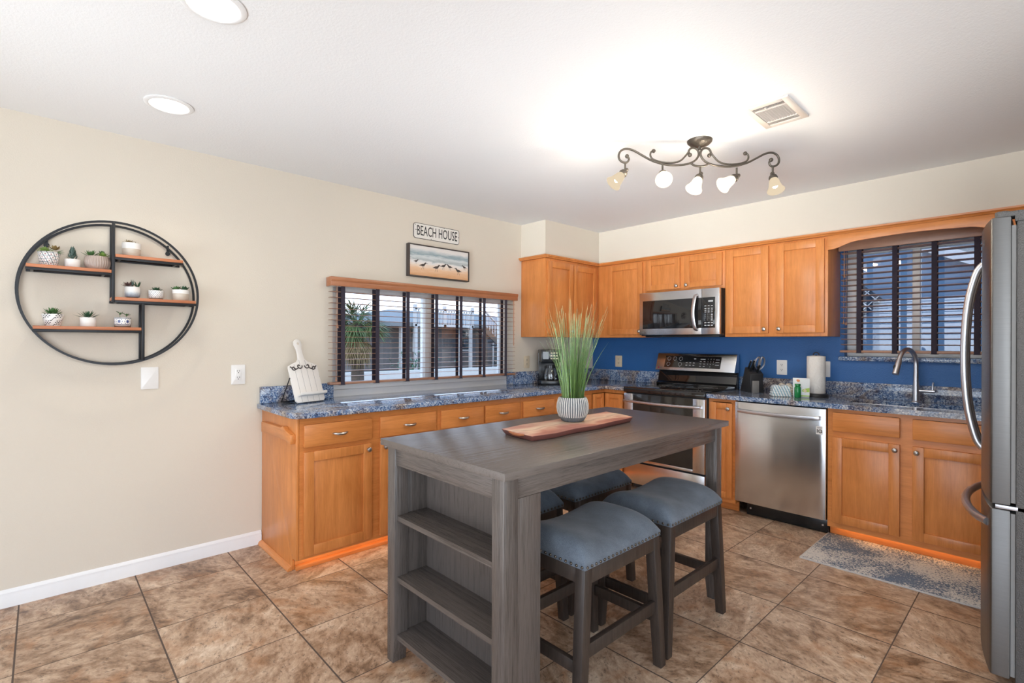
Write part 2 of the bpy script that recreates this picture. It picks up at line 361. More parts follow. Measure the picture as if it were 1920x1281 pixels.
# ---------------------------------------------------------------- mesh helpers
class MB:
    def __init__(s): s.v = []; s.f = []; s.mi = []; s.cur = 0
    def add(s, vs, fs, mat=None):
        o = len(s.v)
        s.v += [Vector(v) if mat is None else mat @ Vector(v) for v in vs]
        for f in fs: s.f.append([i + o for i in f]); s.mi.append(s.cur)
        return s
    def box(s, x0, x1, y0, y1, z0, z1, mat=None):
        vs = [(x, y, z) for x in (x0, x1) for y in (y0, y1) for z in (z0, z1)]
        return s.add(vs, [(0, 1, 3, 2), (4, 6, 7, 5), (0, 4, 5, 1), (2, 3, 7, 6), (0, 2, 6, 4), (1, 5, 7, 3)], mat)
    def tube(s, pts, r, n=8, caps=True, mat=None, closed=False, flat=None):
        P = [Vector(p) for p in pts]; m = len(P)
        R = r if isinstance(r, (list, tuple)) else [r] * m
        vs = []; up = None
        for i, p in enumerate(P):
            if closed: t = P[(i + 1) % m] - P[i - 1]
            else: t = P[min(i + 1, m - 1)] - P[max(i - 1, 0)]
            t.normalize()
            if up is None:
                up = Vector((0, 0, 1)) if abs(t.z) < 0.9 else Vector((1, 0, 0))
            a = t.cross(up)
            if a.length < 1e-6: a = t.orthogonal()
            a.normalize(); b = a.cross(t).normalized(); up = b
            fx, fy = flat if flat else (1, 1)
            for k in range(n):
                an = 2 * PI * (k + 0.5) / n
                vs.append(p + (a * math.cos(an) * fx + b * math.sin(an) * fy) * R[i])
        fs = []
        for i in range(m if closed else m - 1):
            j = (i + 1) % m
            for k in range(n): fs.append((i * n + k, i * n + (k + 1) % n, j * n + (k + 1) % n, j * n + k))
        if caps and not closed:
            fs.append(tuple(range(n))); fs.append(tuple((m - 1) * n + k for k in range(n)))
        return s.add(vs, fs, mat)
    def cyl(s, p0, p1, r0, r1=None, n=20, mat=None):
        return s.tube([p0, p1], [r0, r0 if r1 is None else r1], n, True, mat)
    def lathe(s, prof, n=28, mat=None, rfun=None):
        vs = []; fs = []
        for (r, z) in prof:
            for k in range(n):
                a = 2 * PI * k / n; rr = max(r, 1e-5)
                if rfun: rr = rfun(rr, z, a)
                vs.append((rr * math.cos(a), rr * math.sin(a), z))
        m = len(prof)
        for i in range(m - 1):
            for k in range(n): fs.append((i * n + k, i * n + (k + 1) % n, (i + 1) * n + (k + 1) % n, (i + 1) * n + k))
        if prof[0][0] > 1e-4: fs.append(tuple(range(n)))
        if prof[-1][0] > 1e-4: fs.append(tuple((m - 1) * n + k for k in range(n)))
        return s.add(vs, fs, mat)
    def prism(s, poly, axis, a, b, mat=None):
        n = len(poly)
        def P(q, d): return {'x': (d, q[0], q[1]), 'y': (q[0], d, q[1]), 'z': (q[0], q[1], d)}[axis]
        vs = [P(q, a) for q in poly] + [P(q, b) for q in poly]
        fs = [tuple(range(n)), tuple(range(n, 2 * n))] + [(i, (i + 1) % n, (i + 1) % n + n, i + n) for i in range(n)]
        return s.add(vs, fs, mat)
    def sphere(s, c, r, n=12, sc=(1, 1, 1), mat=None):
        prof = [(math.sin(PI * i / n) * r, -math.cos(PI * i / n) * r) for i in range(n + 1)]
        T = Matrix.Translation(c) @ Matrix.Diagonal((*sc, 1))
        return s.lathe(prof, n + 4, T if mat is None else mat @ T)
    def leaf(s, base, d, L, W, T=0.25, curl=0.0, seg=5, shape=0.45):
        base = Vector(base); d = Vector(d).normalized()
        side = d.cross(Vector((0, 0, 1)))
        if side.length < 1e-3: side = Vector((1, 0, 0))
        side.normalize(); nrm = side.cross(d).normalized()
        vs = [base]; c = base.copy()
        for i in range(1, seg):
            u = i / seg
            wd = W * 0.5 * (u / shape) ** 0.7 if u < shape else W * 0.5 * max(0.0, (1 - u) / (1 - shape)) ** 0.75
            p = base + d * (L * u) + nrm * (curl * L * u * u)
            vs += [p + side * wd, p + nrm * wd * T, p - side * wd, p - nrm * wd * T]
        vs.append(base + d * L + nrm * (curl * L))
        fs = []
        for k in range(4): fs.append((0, 1 + k, 1 + (k + 1) % 4))
        for i in range(seg - 2):
            for k in range(4):
                a = 1 + i * 4
                fs.append((a + k, a + 4 + k, a + 4 + (k + 1) % 4, a + (k + 1) % 4))
        e = len(vs) - 1; a = 1 + (seg - 2) * 4
        for k in range(4): fs.append((a + k, e, a + (k + 1) % 4))
        return s.add(vs, fs)

LOC = {}
def link_mesh(name, mb, mats, origin, bevel, smooth):
    me = bpy.data.meshes.new(name)
    me.from_pydata([v - origin for v in mb.v], [], mb.f)
    mats = mats if isinstance(mats, (list, tuple)) else [mats]
    for m in mats: me.materials.append(M[m] if isinstance(m, str) else m)
    if len(mats) > 1: me.polygons.foreach_set('material_index', mb.mi)
    bm = bmesh.new(); bm.from_mesh(me)
    bmesh.ops.recalc_face_normals(bm, faces=bm.faces)
    if bevel > 0:
        ed = [e for e in bm.edges if len(e.link_faces) == 2 and e.calc_face_angle(0) > 0.6]
        bmesh.ops.bevel(bm, geom=ed, offset=bevel, segments=2, profile=0.5, affect='EDGES', clamp_overlap=True)
    bm.to_mesh(me); bm.free()
    if smooth:
        me.polygons.foreach_set('use_smooth', [True] * len(me.polygons))
        me.set_sharp_from_angle(angle=math.radians(smooth))
    o = bpy.data.objects.new(name, me); COL.objects.link(o)
    return o
def tag(o, label, cat, group=None):
    o['label'] = label; o['category'] = cat
    if group: o['group'] = group
    return o
def thing(name, label, cat, loc, group=None, rotz=0.0):
    o = bpy.data.objects.new(name, None); COL.objects.link(o)
    o.empty_display_size = 0.05; o.location = loc; o.rotation_euler = (0, 0, rotz)
    LOC[o.name] = Vector(loc)
    return tag(o, label, cat, group)
def part(root, name, mb, mats, bevel=0.0, smooth=35, label=None, local=False):
    # vertices are given in world space unless local=True
    origin = Vector((0, 0, 0)) if local else LOC[root.name]
    o = link_mesh(name, mb, mats, origin, bevel, smooth); o.parent = root
    LOC[o.name] = Vector(LOC[root.name])
    if label: o['label'] = label
    return o
def solo(name, mb, mats, label=None, cat=None, group=None, bevel=0.0, smooth=35, kind=None):
    xs = [v.x for v in mb.v]; ys = [v.y for v in mb.v]; zs = [v.z for v in mb.v]
    org = Vector(((min(xs) + max(xs)) / 2, (min(ys) + max(ys)) / 2, min(zs)))
    if kind: org = Vector((0, 0, 0))
    o = link_mesh(name, mb, mats, org, bevel, smooth); o.location = org
    LOC[o.name] = org
    if label: tag(o, label, cat, group)
    if kind: o['kind'] = kind
    return o
def struct_root(name, loc):
    o = bpy.data.objects.new(name, None); COL.objects.link(o); o.location = loc; o['kind'] = 'structure'
    LOC[o.name] = Vector(loc); return o
def copy_tree(o, parent=None):
    c = o.copy(); COL.objects.link(c); c.parent = parent
    for ch in list(o.children): copy_tree(ch, c)
    return c
def text_into(mb, body, size, mat, sx=1.0, depth=0.001, align='CENTER', bold=0.0):
    cu = bpy.data.curves.new('lettering_curve', 'FONT'); cu.body = body; cu.size = size; cu.extrude = depth
    cu.align_x = align; cu.align_y = 'CENTER'; cu.offset = bold; cu.resolution_u = 3
    ob = bpy.data.objects.new('lettering_tmp', cu); COL.objects.link(ob)
    dg = bpy.context.evaluated_depsgraph_get(); dg.update()
    me = bpy.data.meshes.new_from_object(ob.evaluated_get(dg))
    T = mat @ Matrix.Diagonal((sx, 1, 1, 1))
    mb.add([v.co.copy() for v in me.vertices], [tuple(p.vertices) for p in me.polygons], T)
    bpy.data.objects.remove(ob); bpy.data.curves.remove(cu); bpy.data.meshes.remove(me)
def smooth_path(pts, n=6):
    P = [Vector(p) for p in pts]; out = []
    for i in range(len(P) - 1):
        p0 = P[max(i - 1, 0)]; p1 = P[i]; p2 = P[i + 1]; p3 = P[min(i + 2, len(P) - 1)]
        for k in range(n):
            t = k / n
            out.append(0.5 * ((2 * p1) + (p2 - p0) * t + (2 * p0 - 5 * p1 + 4 * p2 - p3) * t * t + (3 * p1 - p0 - 3 * p2 + p3) * t ** 3))
    out.append(P[-1]); return out
# cabinet fronts live in (u, d, z): along the front, outward, up
def face_px(x): return Matrix(((0, 1, 0, x), (1, 0, 0, 0), (0, 0, 1, 0), (0, 0, 0, 1)))     # faces +x, u = y
def face_my(y): return Matrix(((1, 0, 0, 0), (0, -1, 0, y), (0, 0, 1, 0), (0, 0, 0, 1)))    # faces -y, u = x

# ---------------------------------------------------------------- the room
H = 2.44
XR, YB = 6.5, -7.6
solo('floor', MB().box(-0.16, XR, YB, 0.16, -0.1, 0.0), 'floor', kind='structure')
solo('ceiling', MB().box(-0.16, XR, YB, 0.16, H, H + 0.1), 'ceiling', kind='structure')
WY0, WY1, WZ1 = -2.99, -1.228, 1.73            # window over the left counter
b = MB()
b.box(-0.16, 0, YB, WY0, 0, H); b.box(-0.16, 0, WY1, 0.16, 0, H)
b.box(-0.16, 0, WY0, WY1, 0, 0.872); b.box(-0.16, 0, WY0, WY1, WZ1, H)
solo('wall_left', b, 'wall', kind='structure')
VX0, VX1, VZ0, VZ1 = 2.415, 3.30, 1.21, 2.03      # window over the sink
b = MB()
b.box(0, VX0, 0, 0.16, 0, H); b.box(VX1, XR, 0, 0.16, 0, H)
b.box(VX0, VX1, 0, 0.16, 0, VZ0); b.box(VX0, VX1, 0, 0.16, VZ1, H)
solo('wall_back', b, 'blue', kind='structure')
b = MB(); b.box(0, 0.32, -1.122, 0, 2.117, H); b.box(0.32, 4.2, -0.32, 0, 2.117, H)
solo('wall_soffit', b, 'wall', kind='structure')
b = MB(); b.box(4.2, 4.35, -2.3, 0, 0, H); b.box(4.35, XR, -2.3, -2.15, 0, H); b.box(XR - 0.15, XR, YB, -6.2, 0, H); b.box(XR - 0.15, XR, -3.2, -2.3, 0, H); b.box(XR - 0.15, XR, -6.2, -3.2, 2.15, H)
solo('wall_right', b, 'wall', kind='structure')
b = MB(); b.box(0, 0.9, YB, YB + 0.15, 0, H); b.box(5.9, XR - 0.15, YB, YB + 0.15, 0, H); b.box(0.9, 5.9, YB, YB + 0.15, 2.2, H)
solo('wall_front', b, 'wall', kind='structure')
# moulded baseboard
prof = [(0, 0), (0.014, 0), (0.014, 0.055), (0.011, 0.066), (0.012, 0.070), (0.006, 0.082), (0, 0.086)]
b = MB(); b.prism(prof, 'y', YB + 0.15, -3.462)
solo('baseboard_left', b, 'trim', kind='structure')

# ---------------------------------------------------------------- windows
win = struct_root('window_1', (-0.1, -2.1, 0.9))
b = MB()
b.box(-0.15, -0.075, WY0, WY1, 0.873, 0.955); b.box(-0.15, -0.09, WY0, WY1, 0.955, 1.0)
b.box(-0.15, -0.075, WY0, WY1, WZ1 - 0.05, WZ1); b.box(-0.15, -0.075, WY0, WY0 + 0.05, 1.0, WZ1 - 0.05); b.box(-0.15, -0.075, WY1 - 0.05, WY1, 1.0, WZ1 - 0.05)
b.box(-0.15, -0.07, -2.165, -2.085, 1.0, WZ1 - 0.05)
b.box(-0.13, -0.085, WY0 + 0.05, WY0 + 0.085, 1.0, 1.68); b.box(-0.13, -0.085, WY1 - 0.085, WY1 - 0.05, 1.0, 1.68)
part(win, 'window_frame', b, 'trim', 0.004)
part(win, 'window_pane', MB().box(-0.112, -0.108, WY0 + 0.05, WY1 - 0.05, 1.0, WZ1 - 0.05), 'pane')
b = MB(); b.box(-0.075, -0.0, WY1 - 0.012, WY1 - 0.0005, 0.9065, 1.028)
part(win, 'granite_reveal', b, 'granite')
win = struct_root('window_2', (2.86, 0.1, 1.2))
b = MB()
b.box(VX0, VX1, 0.07, 0.14, VZ0, VZ0 + 0.05); b.box(VX0, VX1, 0.07, 0.14, VZ1 - 0.04, VZ1)
b.box(VX0, VX0 + 0.06, 0.07, 0.14, VZ0 + 0.05, VZ1 - 0.04); b.box(VX1 - 0.06, VX1, 0.07, 0.14, VZ0 + 0.05, VZ1 - 0.04)
b.box(2.815, 2.86, 0.07, 0.14, VZ0 + 0.05, VZ1 - 0.04)
part(win, 'window_frame', b, 'trim', 0.004)
part(win, 'window_pane', MB().box(VX0 + 0.06, VX1 - 0.06, 0.103, 0.107, VZ0 + 0.05, VZ1 - 0.04), 'pane')
b = MB(); b.box(2.38, 3.34, -0.035, 0.069, 1.178, VZ0)
solo('window_sill', b, 'granite', 'blue grey granite ledge under the window over the sink', 'window sill', bevel=0.006)

# ---------------------------------------------------------------- blinds
def blind(axis, name, label, a0, a1, c, zt, zb, tapes, tilt, nsl, side, slatmat):
    # axis: direction of slats; c: centre plane; side: sign of the room side
    root = thing(name, label, 'window blind', (c, (a0 + a1) / 2, zb) if axis == 'y' else ((a0 + a1) / 2, c, zb))
    if axis == 'y': T = lambda u, d, z: (c + side * d, u, z)
    else: T = lambda u, d, z: (u, c + side * d, z)
    def bx(mb, u0, u1, d0, d1, z0, z1): return mb.add([T(u, d, z) for u in (u0, u1) for d in (d0, d1) for z in (z0, z1)], [(0, 1, 3, 2), (4, 6, 7, 5), (0, 4, 5, 1), (2, 3, 7, 6), (0, 2, 6, 4), (1, 5, 7, 3)])
    mb = MB(); hw = 0.025; pitch = (zt - zb) / nsl
    for i in range(1, nsl):
        z = zb + i * pitch; ca, sa = math.cos(tilt), math.sin(tilt)
        q = [(-hw * ca - 0.0012 * sa, z - hw * sa + 0.0012), (hw * ca - 0.0012 * sa, z + hw * sa + 0.0012), (hw * ca + 0.0012 * sa, z + hw * sa - 0.0012), (-hw * ca + 0.0012 * sa, z - hw * sa - 0.0012)]
        vs = [T(a0 + 0.006, d, zz) for d, zz in q] + [T(a1 - 0.006, d, zz) for d, zz in q]
        mb.add(vs, [(0, 1, 2, 3), (4, 5, 6, 7), (0, 1, 5, 4), (1, 2, 6, 5), (2, 3, 7, 6), (3, 0, 4, 7)])
    part(root, 'slats', mb, slatmat, 0, 0)
    part(root, 'bottom_rail', bx(MB(), a0, a1, -0.025, 0.025, zb - 0.018, zb), slatmat, 0.004)
    part(root, 'head_rail', bx(MB(), a0 + 0.01, a1 - 0.01, -0.026, 0.026, zt, zt + 0.045), 'trim', 0.002)
    for t in tapes:
        mb = MB()
        bx(mb, t - 0.015, t + 0.015, 0.0275, 0.0287, zb - 0.018, zt); bx(mb, t - 0.015, t + 0.015, -0.0287, -0.0275, zb - 0.018, zt)
        bx(mb, t - 0.018, t + 0.018, -0.03, 0.031, zb - 0.022, zb - 0.0185)
        part(root, 'ladder_tape', mb, 'tape', 0, 0)
    return root, T, bx
r, T, bx = blind('y', 'wooden_blind', 'dark wooden slatted blind with cherry valance over the long left counter', -3.036, -1.257, 0.043, 1.70, 1.022,
        [-2.945, -2.677, -2.418, -2.149, -1.899, -1.642, -1.383], 0.0, 17, 1, 'blind_slat')
pf = [(0.006, 1.70), (0.078, 1.70), (0.084, 1.706), (0.084, 1.738), (0.090, 1.744), (0.090, 1.757), (0.078, 1.760), (0.006, 1.760)]
mb = MB(); mb.box(0.076, 0.090, -3.040, -1.250, 1.698, 1.762)
mb.prism([(0.090, 1.730), (0.096, 1.742), (0.096, 1.760), (0.090, 1.762)], 'y', -3.040, -1.250)
mb.box(0.004, 0.076, -3.040, -3.028, 1.698, 1.762); mb.box(0.004, 0.076, -1.262, -1.250, 1.698, 1.762)
part(r, 'valance', mb, 'valance', 0.002)
mb = MB()
for yy, zz in ((-3.0, 1.06), (-2.992, 1.43)):
    mb.tube([(0.086, yy, 1.70), (0.086, yy, zz)], 0.0015, 6)
    mb.lathe([(0.003, 0.03), (0.006, 0.012), (0.009, 0.0)], 10, Matrix.Translation((0.086, yy, zz - 0.028)))
part(r, 'pull_cord', mb, 'blind_slat')
part(r, 'tilt_wand', MB().tube([(0.088, -1.30, 1.70), (0.090, -1.302, 1.28)], 0.0035, 8), 'valance')
r, T, bx = blind('x', 'wooden_blind', 'walnut slatted blind over the sink beneath an arched board', 2.40, 3.305, -0.045, 2.03, 1.258,
        [2.523, 2.737, 2.954, 3.169], 0.13, 19, -1, 'blind_slat_x')
mb = MB(); mb.box(2.395, 3.31, -0.092, -0.078, 2.005, 2.085)
part(r, 'valance', mb, 'blind_slat_x', 0.003)
mb = MB()
for xx, zz in ((2.432, 1.83), (2.428, 1.48), (2.444, 1.47)):
    mb.tube([(xx, -0.082, 2.03), (xx, -0.082, zz)], 0.0014, 6)
    mb.lathe([(0.003, 0.026), (0.005, 0.012), (0.009, 0.0)], 10, Matrix.Translation((xx, -0.082, zz - 0.024)))
part(r, 'pull_cord', mb, 'blind_slat_x')

# ---------------------------------------------------------------- cabinets
def shaker(mb, T, u0, u1, z0, z1, fw=0.056, th=0.02):
    mb.box(u0, u0 + fw, 0, th, z0, z1, T); mb.box(u1 - fw, u1, 0, th, z0, z1, T)
    mb.box(u0 + fw, u1 - fw, 0, th, z0, z0 + fw, T); mb.box(u0 + fw, u1 - fw, 0, th, z1 - fw, z1, T)
    mb.box(u0 + fw - 0.004, u1 - fw + 0.004, 0.002, th - 0.012, z0 + fw - 0.004, z1 - fw + 0.004, T)
def knob_mb(T, u, d, z):
    # oval knob on a short stem, axis along d
    R = T @ Matrix.Translation((u, d, z)) @ Matrix.Rotation(-PI / 2, 4, 'X')
    mb = MB(); mb.lathe([(0.0, 0.0), (0.008, 0.0), (0.007, 0.004), (0.005, 0.010), (0.012, 0.016), (0.0155, 0.021), (0.013, 0.027), (0.007, 0.030), (0.0, 0.031)], 18, R)
    return mb
def pull_mb(T, u, d, z, L=0.088):
    pts = [(u - L / 2, d, z), (u - L / 2 * 0.85, d + 0.013, z), (u - L / 4, d + 0.022, z - 0.003), (u, d + 0.025, z - 0.004), (u + L / 4, d + 0.022, z - 0.003), (u + L / 2 * 0.85, d + 0.013, z), (u + L / 2, d, z)]
    P = smooth_path(pts, 4); n = len(P)
    R = [0.003 + 0.0062 * math.sin(PI * i / (n - 1)) for i in range(n)]
    return MB().tube([T @ p for p in P], R, 10)
def door(root, T, u0, u1, z0, z1, mat='maple_z', knob=None, fw=0.056):
    mb = MB(); shaker(mb, T, u0, u1, z0, z1, fw)
    d = part(root, 'door', mb, mat, 0.0022)
    if knob: part(d, 'knob', knob_mb(T, knob[0], 0.02, knob[1]), 'knob')
    return d
def drawer(root, T, u0, u1, z0, z1, mat, pull=True):
    d = part(root, 'drawer', MB().box(u0, u1, 0, 0.02, z0, z1, T), mat, 0.004)
    if pull: part(d, 'pull', pull_mb(T, (u0 + u1) / 2, 0.02, (z0 + z1) / 2), 'knob')
    return d
def frame_grid(mb, T, u0, u1, z0, z1, stiles, rails, th=0.019):
    # face frame: full-height stiles, rails fitted between neighbouring stiles
    sp = []
    for (uc, wd) in sorted(stiles):
        a, b_ = max(u0, uc - wd / 2), min(u1, uc + wd / 2); sp.append((a, b_)); mb.box(a, b_, -th, 0, z0, z1, T)
    for (a, b_) in zip(sp, sp[1:]):
        for (zc, ht) in rails: mb.box(a[1], b_[0], -th, 0, max(z0, zc - ht / 2), min(z1, zc + ht / 2), T)

CT, CU = 0.906, 0.873       # counter top and underside
XF, YF = 0.605, -0.605      # face-frame planes
TL, TB = face_px(XF), face_my(YF)
DZ = (0.706, 0.834); OZ = (0.091, 0.680)
def base_left(name, label, y0, y1, fronts, knobs=True, endpanel=False):
    r = thing(name, label, 'base cabinet', (0.3, (y0 + y1) / 2, 0), 'base cabinets under the long left counter')
    mb = MB(); mb.box(0.004, XF - 0.02, y0 + 0.001, y0 + 0.017, 0.075, CU, None); mb.box(0.004, XF - 0.02, y1 - 0.017, y1 - 0.001, 0.075, CU)
    mb.box(0.004, XF - 0.02, y0 + 0.017, y1 - 0.017, 0.075, 0.09); mb.box(0.004, 0.012, y0 + 0.017, y1 - 0.017, 0.09, CU)
    part(r, 'carcass', mb, 'maple_z', 0)
    mb = MB()
    st = [(y0 + 0.02, 0.04), (y1 - 0.02, 0.04)] + [((fronts[i][1] + fronts[i + 1][0]) / 2, max(0.05, fronts[i + 1][0] - fronts[i][1] + 0.02)) for i in range(len(fronts) - 1)]
    frame_grid(mb, TL, y0 + 0.001, y1 - 0.001, 0.07, CU, st, [(0.852, 0.042), (0.693, 0.05), (0.082, 0.024)])
    part(r, 'face_frame', mb, 'maple_y', 0)
    for i, (a, bb) in enumerate(fronts):
        drawer(r, TL, a, bb, *DZ, 'maple_y')
        kn = (bb - 0.028, 0.646) if i == 0 else (a + 0.028, 0.646)
        door(r, TL, a, bb, *OZ, knob=kn)
    mb = MB(); mb.box(0.527, 0.540, y0 + 0.001, y1 - 0.001, 0.001, 0.07)
    part(r, 'toe_kick', mb, 'maple_y', 0)
    mb = MB(); mb.prism([(0.5405, 0.001), (0.566, 0.001), (0.562, 0.014), (0.553, 0.022), (0.5405, 0.026)], 'y', y0 + (0.0 if not endpanel else -0.0), y1 - 0.001)
    part(r, 'shoe_molding', mb, 'maple_y', 0)
    return r
r = base_left('base_cabinet', 'maple base cabinet with finished end panel at the near end of left counter', -3.444, -2.51, [(-3.422, -3.007), (-2.949, -2.531)])
mb = MB(); mb.prism([(0.004, 0.001), (0.54, 0.001), (0.54, 0.055), (0.548, 0.066), (0.563, 0.072), (0.604, 0.072), (0.604, CU), (0.004, CU)], 'y', -3.459, -3.4445)
part(r, 'end_panel', mb, 'maple_z', 0.001)
mb = MB(); mb.prism([(-3.4595, 0.001), (-3.485, 0.001), (-3.481, 0.014), (-3.472, 0.022), (-3.4595, 0.026)], 'x', 0.015, 0.545)
part(r, 'end_molding', mb, 'maple_x', 0)
mb = MB(); mb.prism([(0.082, 0.735), (0.50, 0.742), (0.545, 0.735), (0.585, 0.728), (0.592, 0.750), (0.588, 0.782), (0.50, 0.800), (0.485, 0.812), (0.455, 0.816), (0.44, 0.809), (0.42, 0.806), (0.082, 0.800)], 'y', -3.487, -3.4594)
part(r, 'towel_rail', mb, 'maple_x', 0.003)
base_left('base_cabinet', 'maple base cabinet second from the near end of left counter', -2.51, -1.713, [(-2.487, -2.108), (-2.088, -1.735)])
base_left('base_cabinet', 'maple base cabinet third from the near end, beside corner cabinet', -1.713, -0.80, [(-1.690, -1.325), (-1.265, -0.83)])
# corner unit
r = thing('corner_base_cabinet', 'maple corner base cabinet with two small doors meeting in the angle', 'base cabinet', (0.35, -0.4, 0))
mb = MB(); mb.box(0.004, 0.012, -0.799, -0.004, 0.075, CU); mb.box(0.012, 0.862, -0.012, -0.004, 0.075, CU); mb.box(0.012, 0.585, -0.799, -0.785, 0.075, CU)
mb.box(0.848, 0.862, -0.585, -0.012, 0.075, CU); mb.box(0.012, 0.585, -0.785, -0.012, 0.075, 0.09)
part(r, 'carcass', mb, 'maple_z', 0)
mb = MB(); mb.box(0.586, XF, -0.799, -0.605, 0.84, CU); mb.box(0.586, XF, -0.799, -0.605, 0.07, 0.09); mb.box(0.586, XF, -0.799, -0.792, 0.09, 0.84)
mb.box(0.586, 0.862, -0.605, -0.586, 0.84, CU); mb.box(0.586, 0.862, -0.605, -0.586, 0.07, 0.09); mb.box(0.828, 0.862, -0.605, -0.586, 0.09, 0.84)
part(r, 'face_frame', mb, 'maple_z', 0)
door(r, TL, -0.788, -0.628, 0.095, 0.835, fw=0.04)
door(r, TB, 0.628, 0.826, 0.095, 0.835, fw=0.045)
mb = MB(); mb.box(0.527, 0.540, -0.799, -0.527, 0.001, 0.07); mb.box(0.540, 0.862, -0.540, -0.527, 0.001, 0.07)
part(r, 'toe_kick', mb, 'maple_y', 0)
# narrow cabinet between range and dishwasher
def base_back(name, label, x0, x1, frame_st, frame_rl):
    r = thing(name, label, 'base cabinet', ((x0 + x1) / 2, -0.3, 0))
    mb = MB(); mb.box(x0 + 0.001, x0 + 0.017, YF + 0.02, -0.004, 0.075, CU); mb.box(x1 - 0.017, x1 - 0.001, YF + 0.02, -0.004, 0.075, CU)
    mb.box(x0 + 0.017, x1 - 0.017, YF + 0.02, -0.004, 0.075, 0.09); mb.box(x0 + 0.017, x1 - 0.017, -0.012, -0.004, 0.09, CU)
    part(r, 'carcass', mb, 'maple_z', 0)
    mb = MB(); frame_grid(mb, TB, x0 + 0.001, x1 - 0.001, 0.07, CU, frame_st, frame_rl)
    part(r, 'face_frame', mb, 'maple_x', 0)
    part(r, 'toe_kick', MB().box(x0 + 0.001, x1 - 0.001, -0.540, -0.527, 0.001, 0.07), 'maple_x', 0)
    return r
r = base_back('base_cabinet', 'narrow maple cabinet between the range and the dishwasher', 1.630, 1.845, [(1.648, 0.034), (1.828, 0.032)], [(0.86, 0.026), (0.085, 0.03)])
door(r, TB, 1.652, 1.822, 0.105, 0.842, knob=(1.797, 0.80), fw=0.045)
r = base_back('sink_cabinet', 'maple sink cabinet behind the speckled mat, two doors and false drawers', 2.462, 3.345, [(2.482, 0.04), (2.889, 0.09), (3.318, 0.05)], [(0.86, 0.026), (0.695, 0.05), (0.088, 0.036)])
for (a, bb, kx) in ((2.494, 2.858, 2.836), (2.920, 3.290, 2.942)):
    drawer(r, TB, a, bb, 0.722, 0.846, 'maple_x', pull=False)
    door(r, TB, a, bb, 0.110, 0.680, knob=(kx, 0.646))
r = base_back('base_cabinet', 'maple cabinet in the corner behind the refrigerator', 3.347, 4.195, [(3.367, 0.04), (4.175, 0.04)], [(0.86, 0.026), (0.695, 0.05), (0.088, 0.036)])
drawer(r, TB, 3.38, 4.165, 0.722, 0.846, 'maple_x', pull=False); door(r, TB, 3.38, 3.765, 0.110, 0.680); door(r, TB, 3.775, 4.165, 0.110, 0.680)

# wall cabinets
ZB, ZT = 1.3615, 2.09
TWL, TWB = face_px(0.32), face_my(-0.32)
def wall_body(r, x0, x1, y0, y1, z0, z1, mat='maple_z'):
    part(r, 'carcass', MB().box(x0, x1, y0, y1, z0, z1), mat, 0.001)
r = thing('wall_cabinet', 'maple wall cabinet on the window wall above the coffee maker', 'wall cabinet', (0.16, -0.7, ZB))
wall_body(r, 0.003, 0.32, -1.122, -0.321, ZB, ZT)
door(r, TWL, -1.100, -0.742, 1.388, 2.062, knob=(-0.768, 1.42)); door(r, TWL, -0.728, -0.372, 1.388, 2.062)
r = thing('wall_cabinet', 'maple wall cabinet in the corner, single door left of microwave', 'wall cabinet', (0.45, -0.16, ZB))
wall_body(r, 0.003, 0.865, -0.3195, -0.003, ZB, ZT)
door(r, TWB, 0.446, 0.846, 1.388, 2.075, knob=(0.822, 1.42))
r = thing('wall_cabinet', 'short maple wall cabinet with two small doors above the microwave', 'wall cabinet', (1.25, -0.16, 1.77))
wall_body(r, 0.867, 1.630, -0.3195, -0.003, 1.772, ZT)
door(r, TWB, 0.890, 1.228, 1.797, 2.075, knob=(1.203, 1.822), fw=0.05); door(r, TWB, 1.272, 1.610, 1.797, 2.075, knob=(1.297, 1.822), fw=0.05)
r = thing('wall_cabinet', 'tall maple wall cabinet with two doors between microwave and sink window', 'wall cabinet', (2.0, -0.16, ZB))
wall_body(r, 1.632, 2.386, -0.3195, -0.003, ZB, ZT)
door(r, TWB, 1.648, 1.980, 1.388, 2.075, knob=(1.954, 1.42)); door(r, TWB, 2.037, 2.366, 1.388, 2.075, knob=(2.063, 1.42))
r = thing('wall_cabinet', 'maple wall cabinet high in the corner behind the refrigerator', 'wall cabinet', (3.75, -0.16, ZB))
wall_body(r, 3.332, 4.195, -0.3195, -0.003, ZB, ZT)
door(r, TWB, 3.35, 3.75, 1.388, 2.075); door(r, TWB, 3.77, 4.18, 1.388, 2.075)
# arched board
top = [(3.3315, 2.09), (2.3865, 2.09)]
arch = []
for i in range(33):
    t = i / 32.0; x = 2.3865 + t * (3.3315 - 2.3865); e = min(t, 1 - t) * (3.3315 - 2.3865)
    if e < 0.03: z = 1.988
    elif e < 0.19: k = (e - 0.03) / 0.16; z = 1.988 + 0.042 * (3 * k * k - 2 * k ** 3) ** 0.8
    else: z = 2.030 + 0.010 * math.sin(PI / 2 * (e - 0.19) / 0.29)
    arch.append((x, z))
mb = MB(); mb.prism(top + arch, 'y', -0.338, -0.320)
solo('arched_valance', mb, 'maple_x', 'maple valance board with arched lower edge above the sink window', 'valance board', bevel=0.001)
mb = MB()
cp = [(0.0, 2.0905), (0.022, 2.0905), (0.026, 2.098), (0.036, 2.106), (0.038, 2.1165), (0.0, 2.1165)]
mb.prism([(0.32 + a, z) for a, z in cp], 'y', -1.130, -0.32)
mb.prism([(-1.122 - a, z) for a, z in cp], 'x', 0.003, 0.358)
mb.prism([(-0.32 - a, z) for a, z in cp], 'x', 0.32, 4.195)
solo('crown_molding', mb, 'maple_x', 'thin maple crown strip along the tops of the wall cabinets', 'moulding', smooth=20)

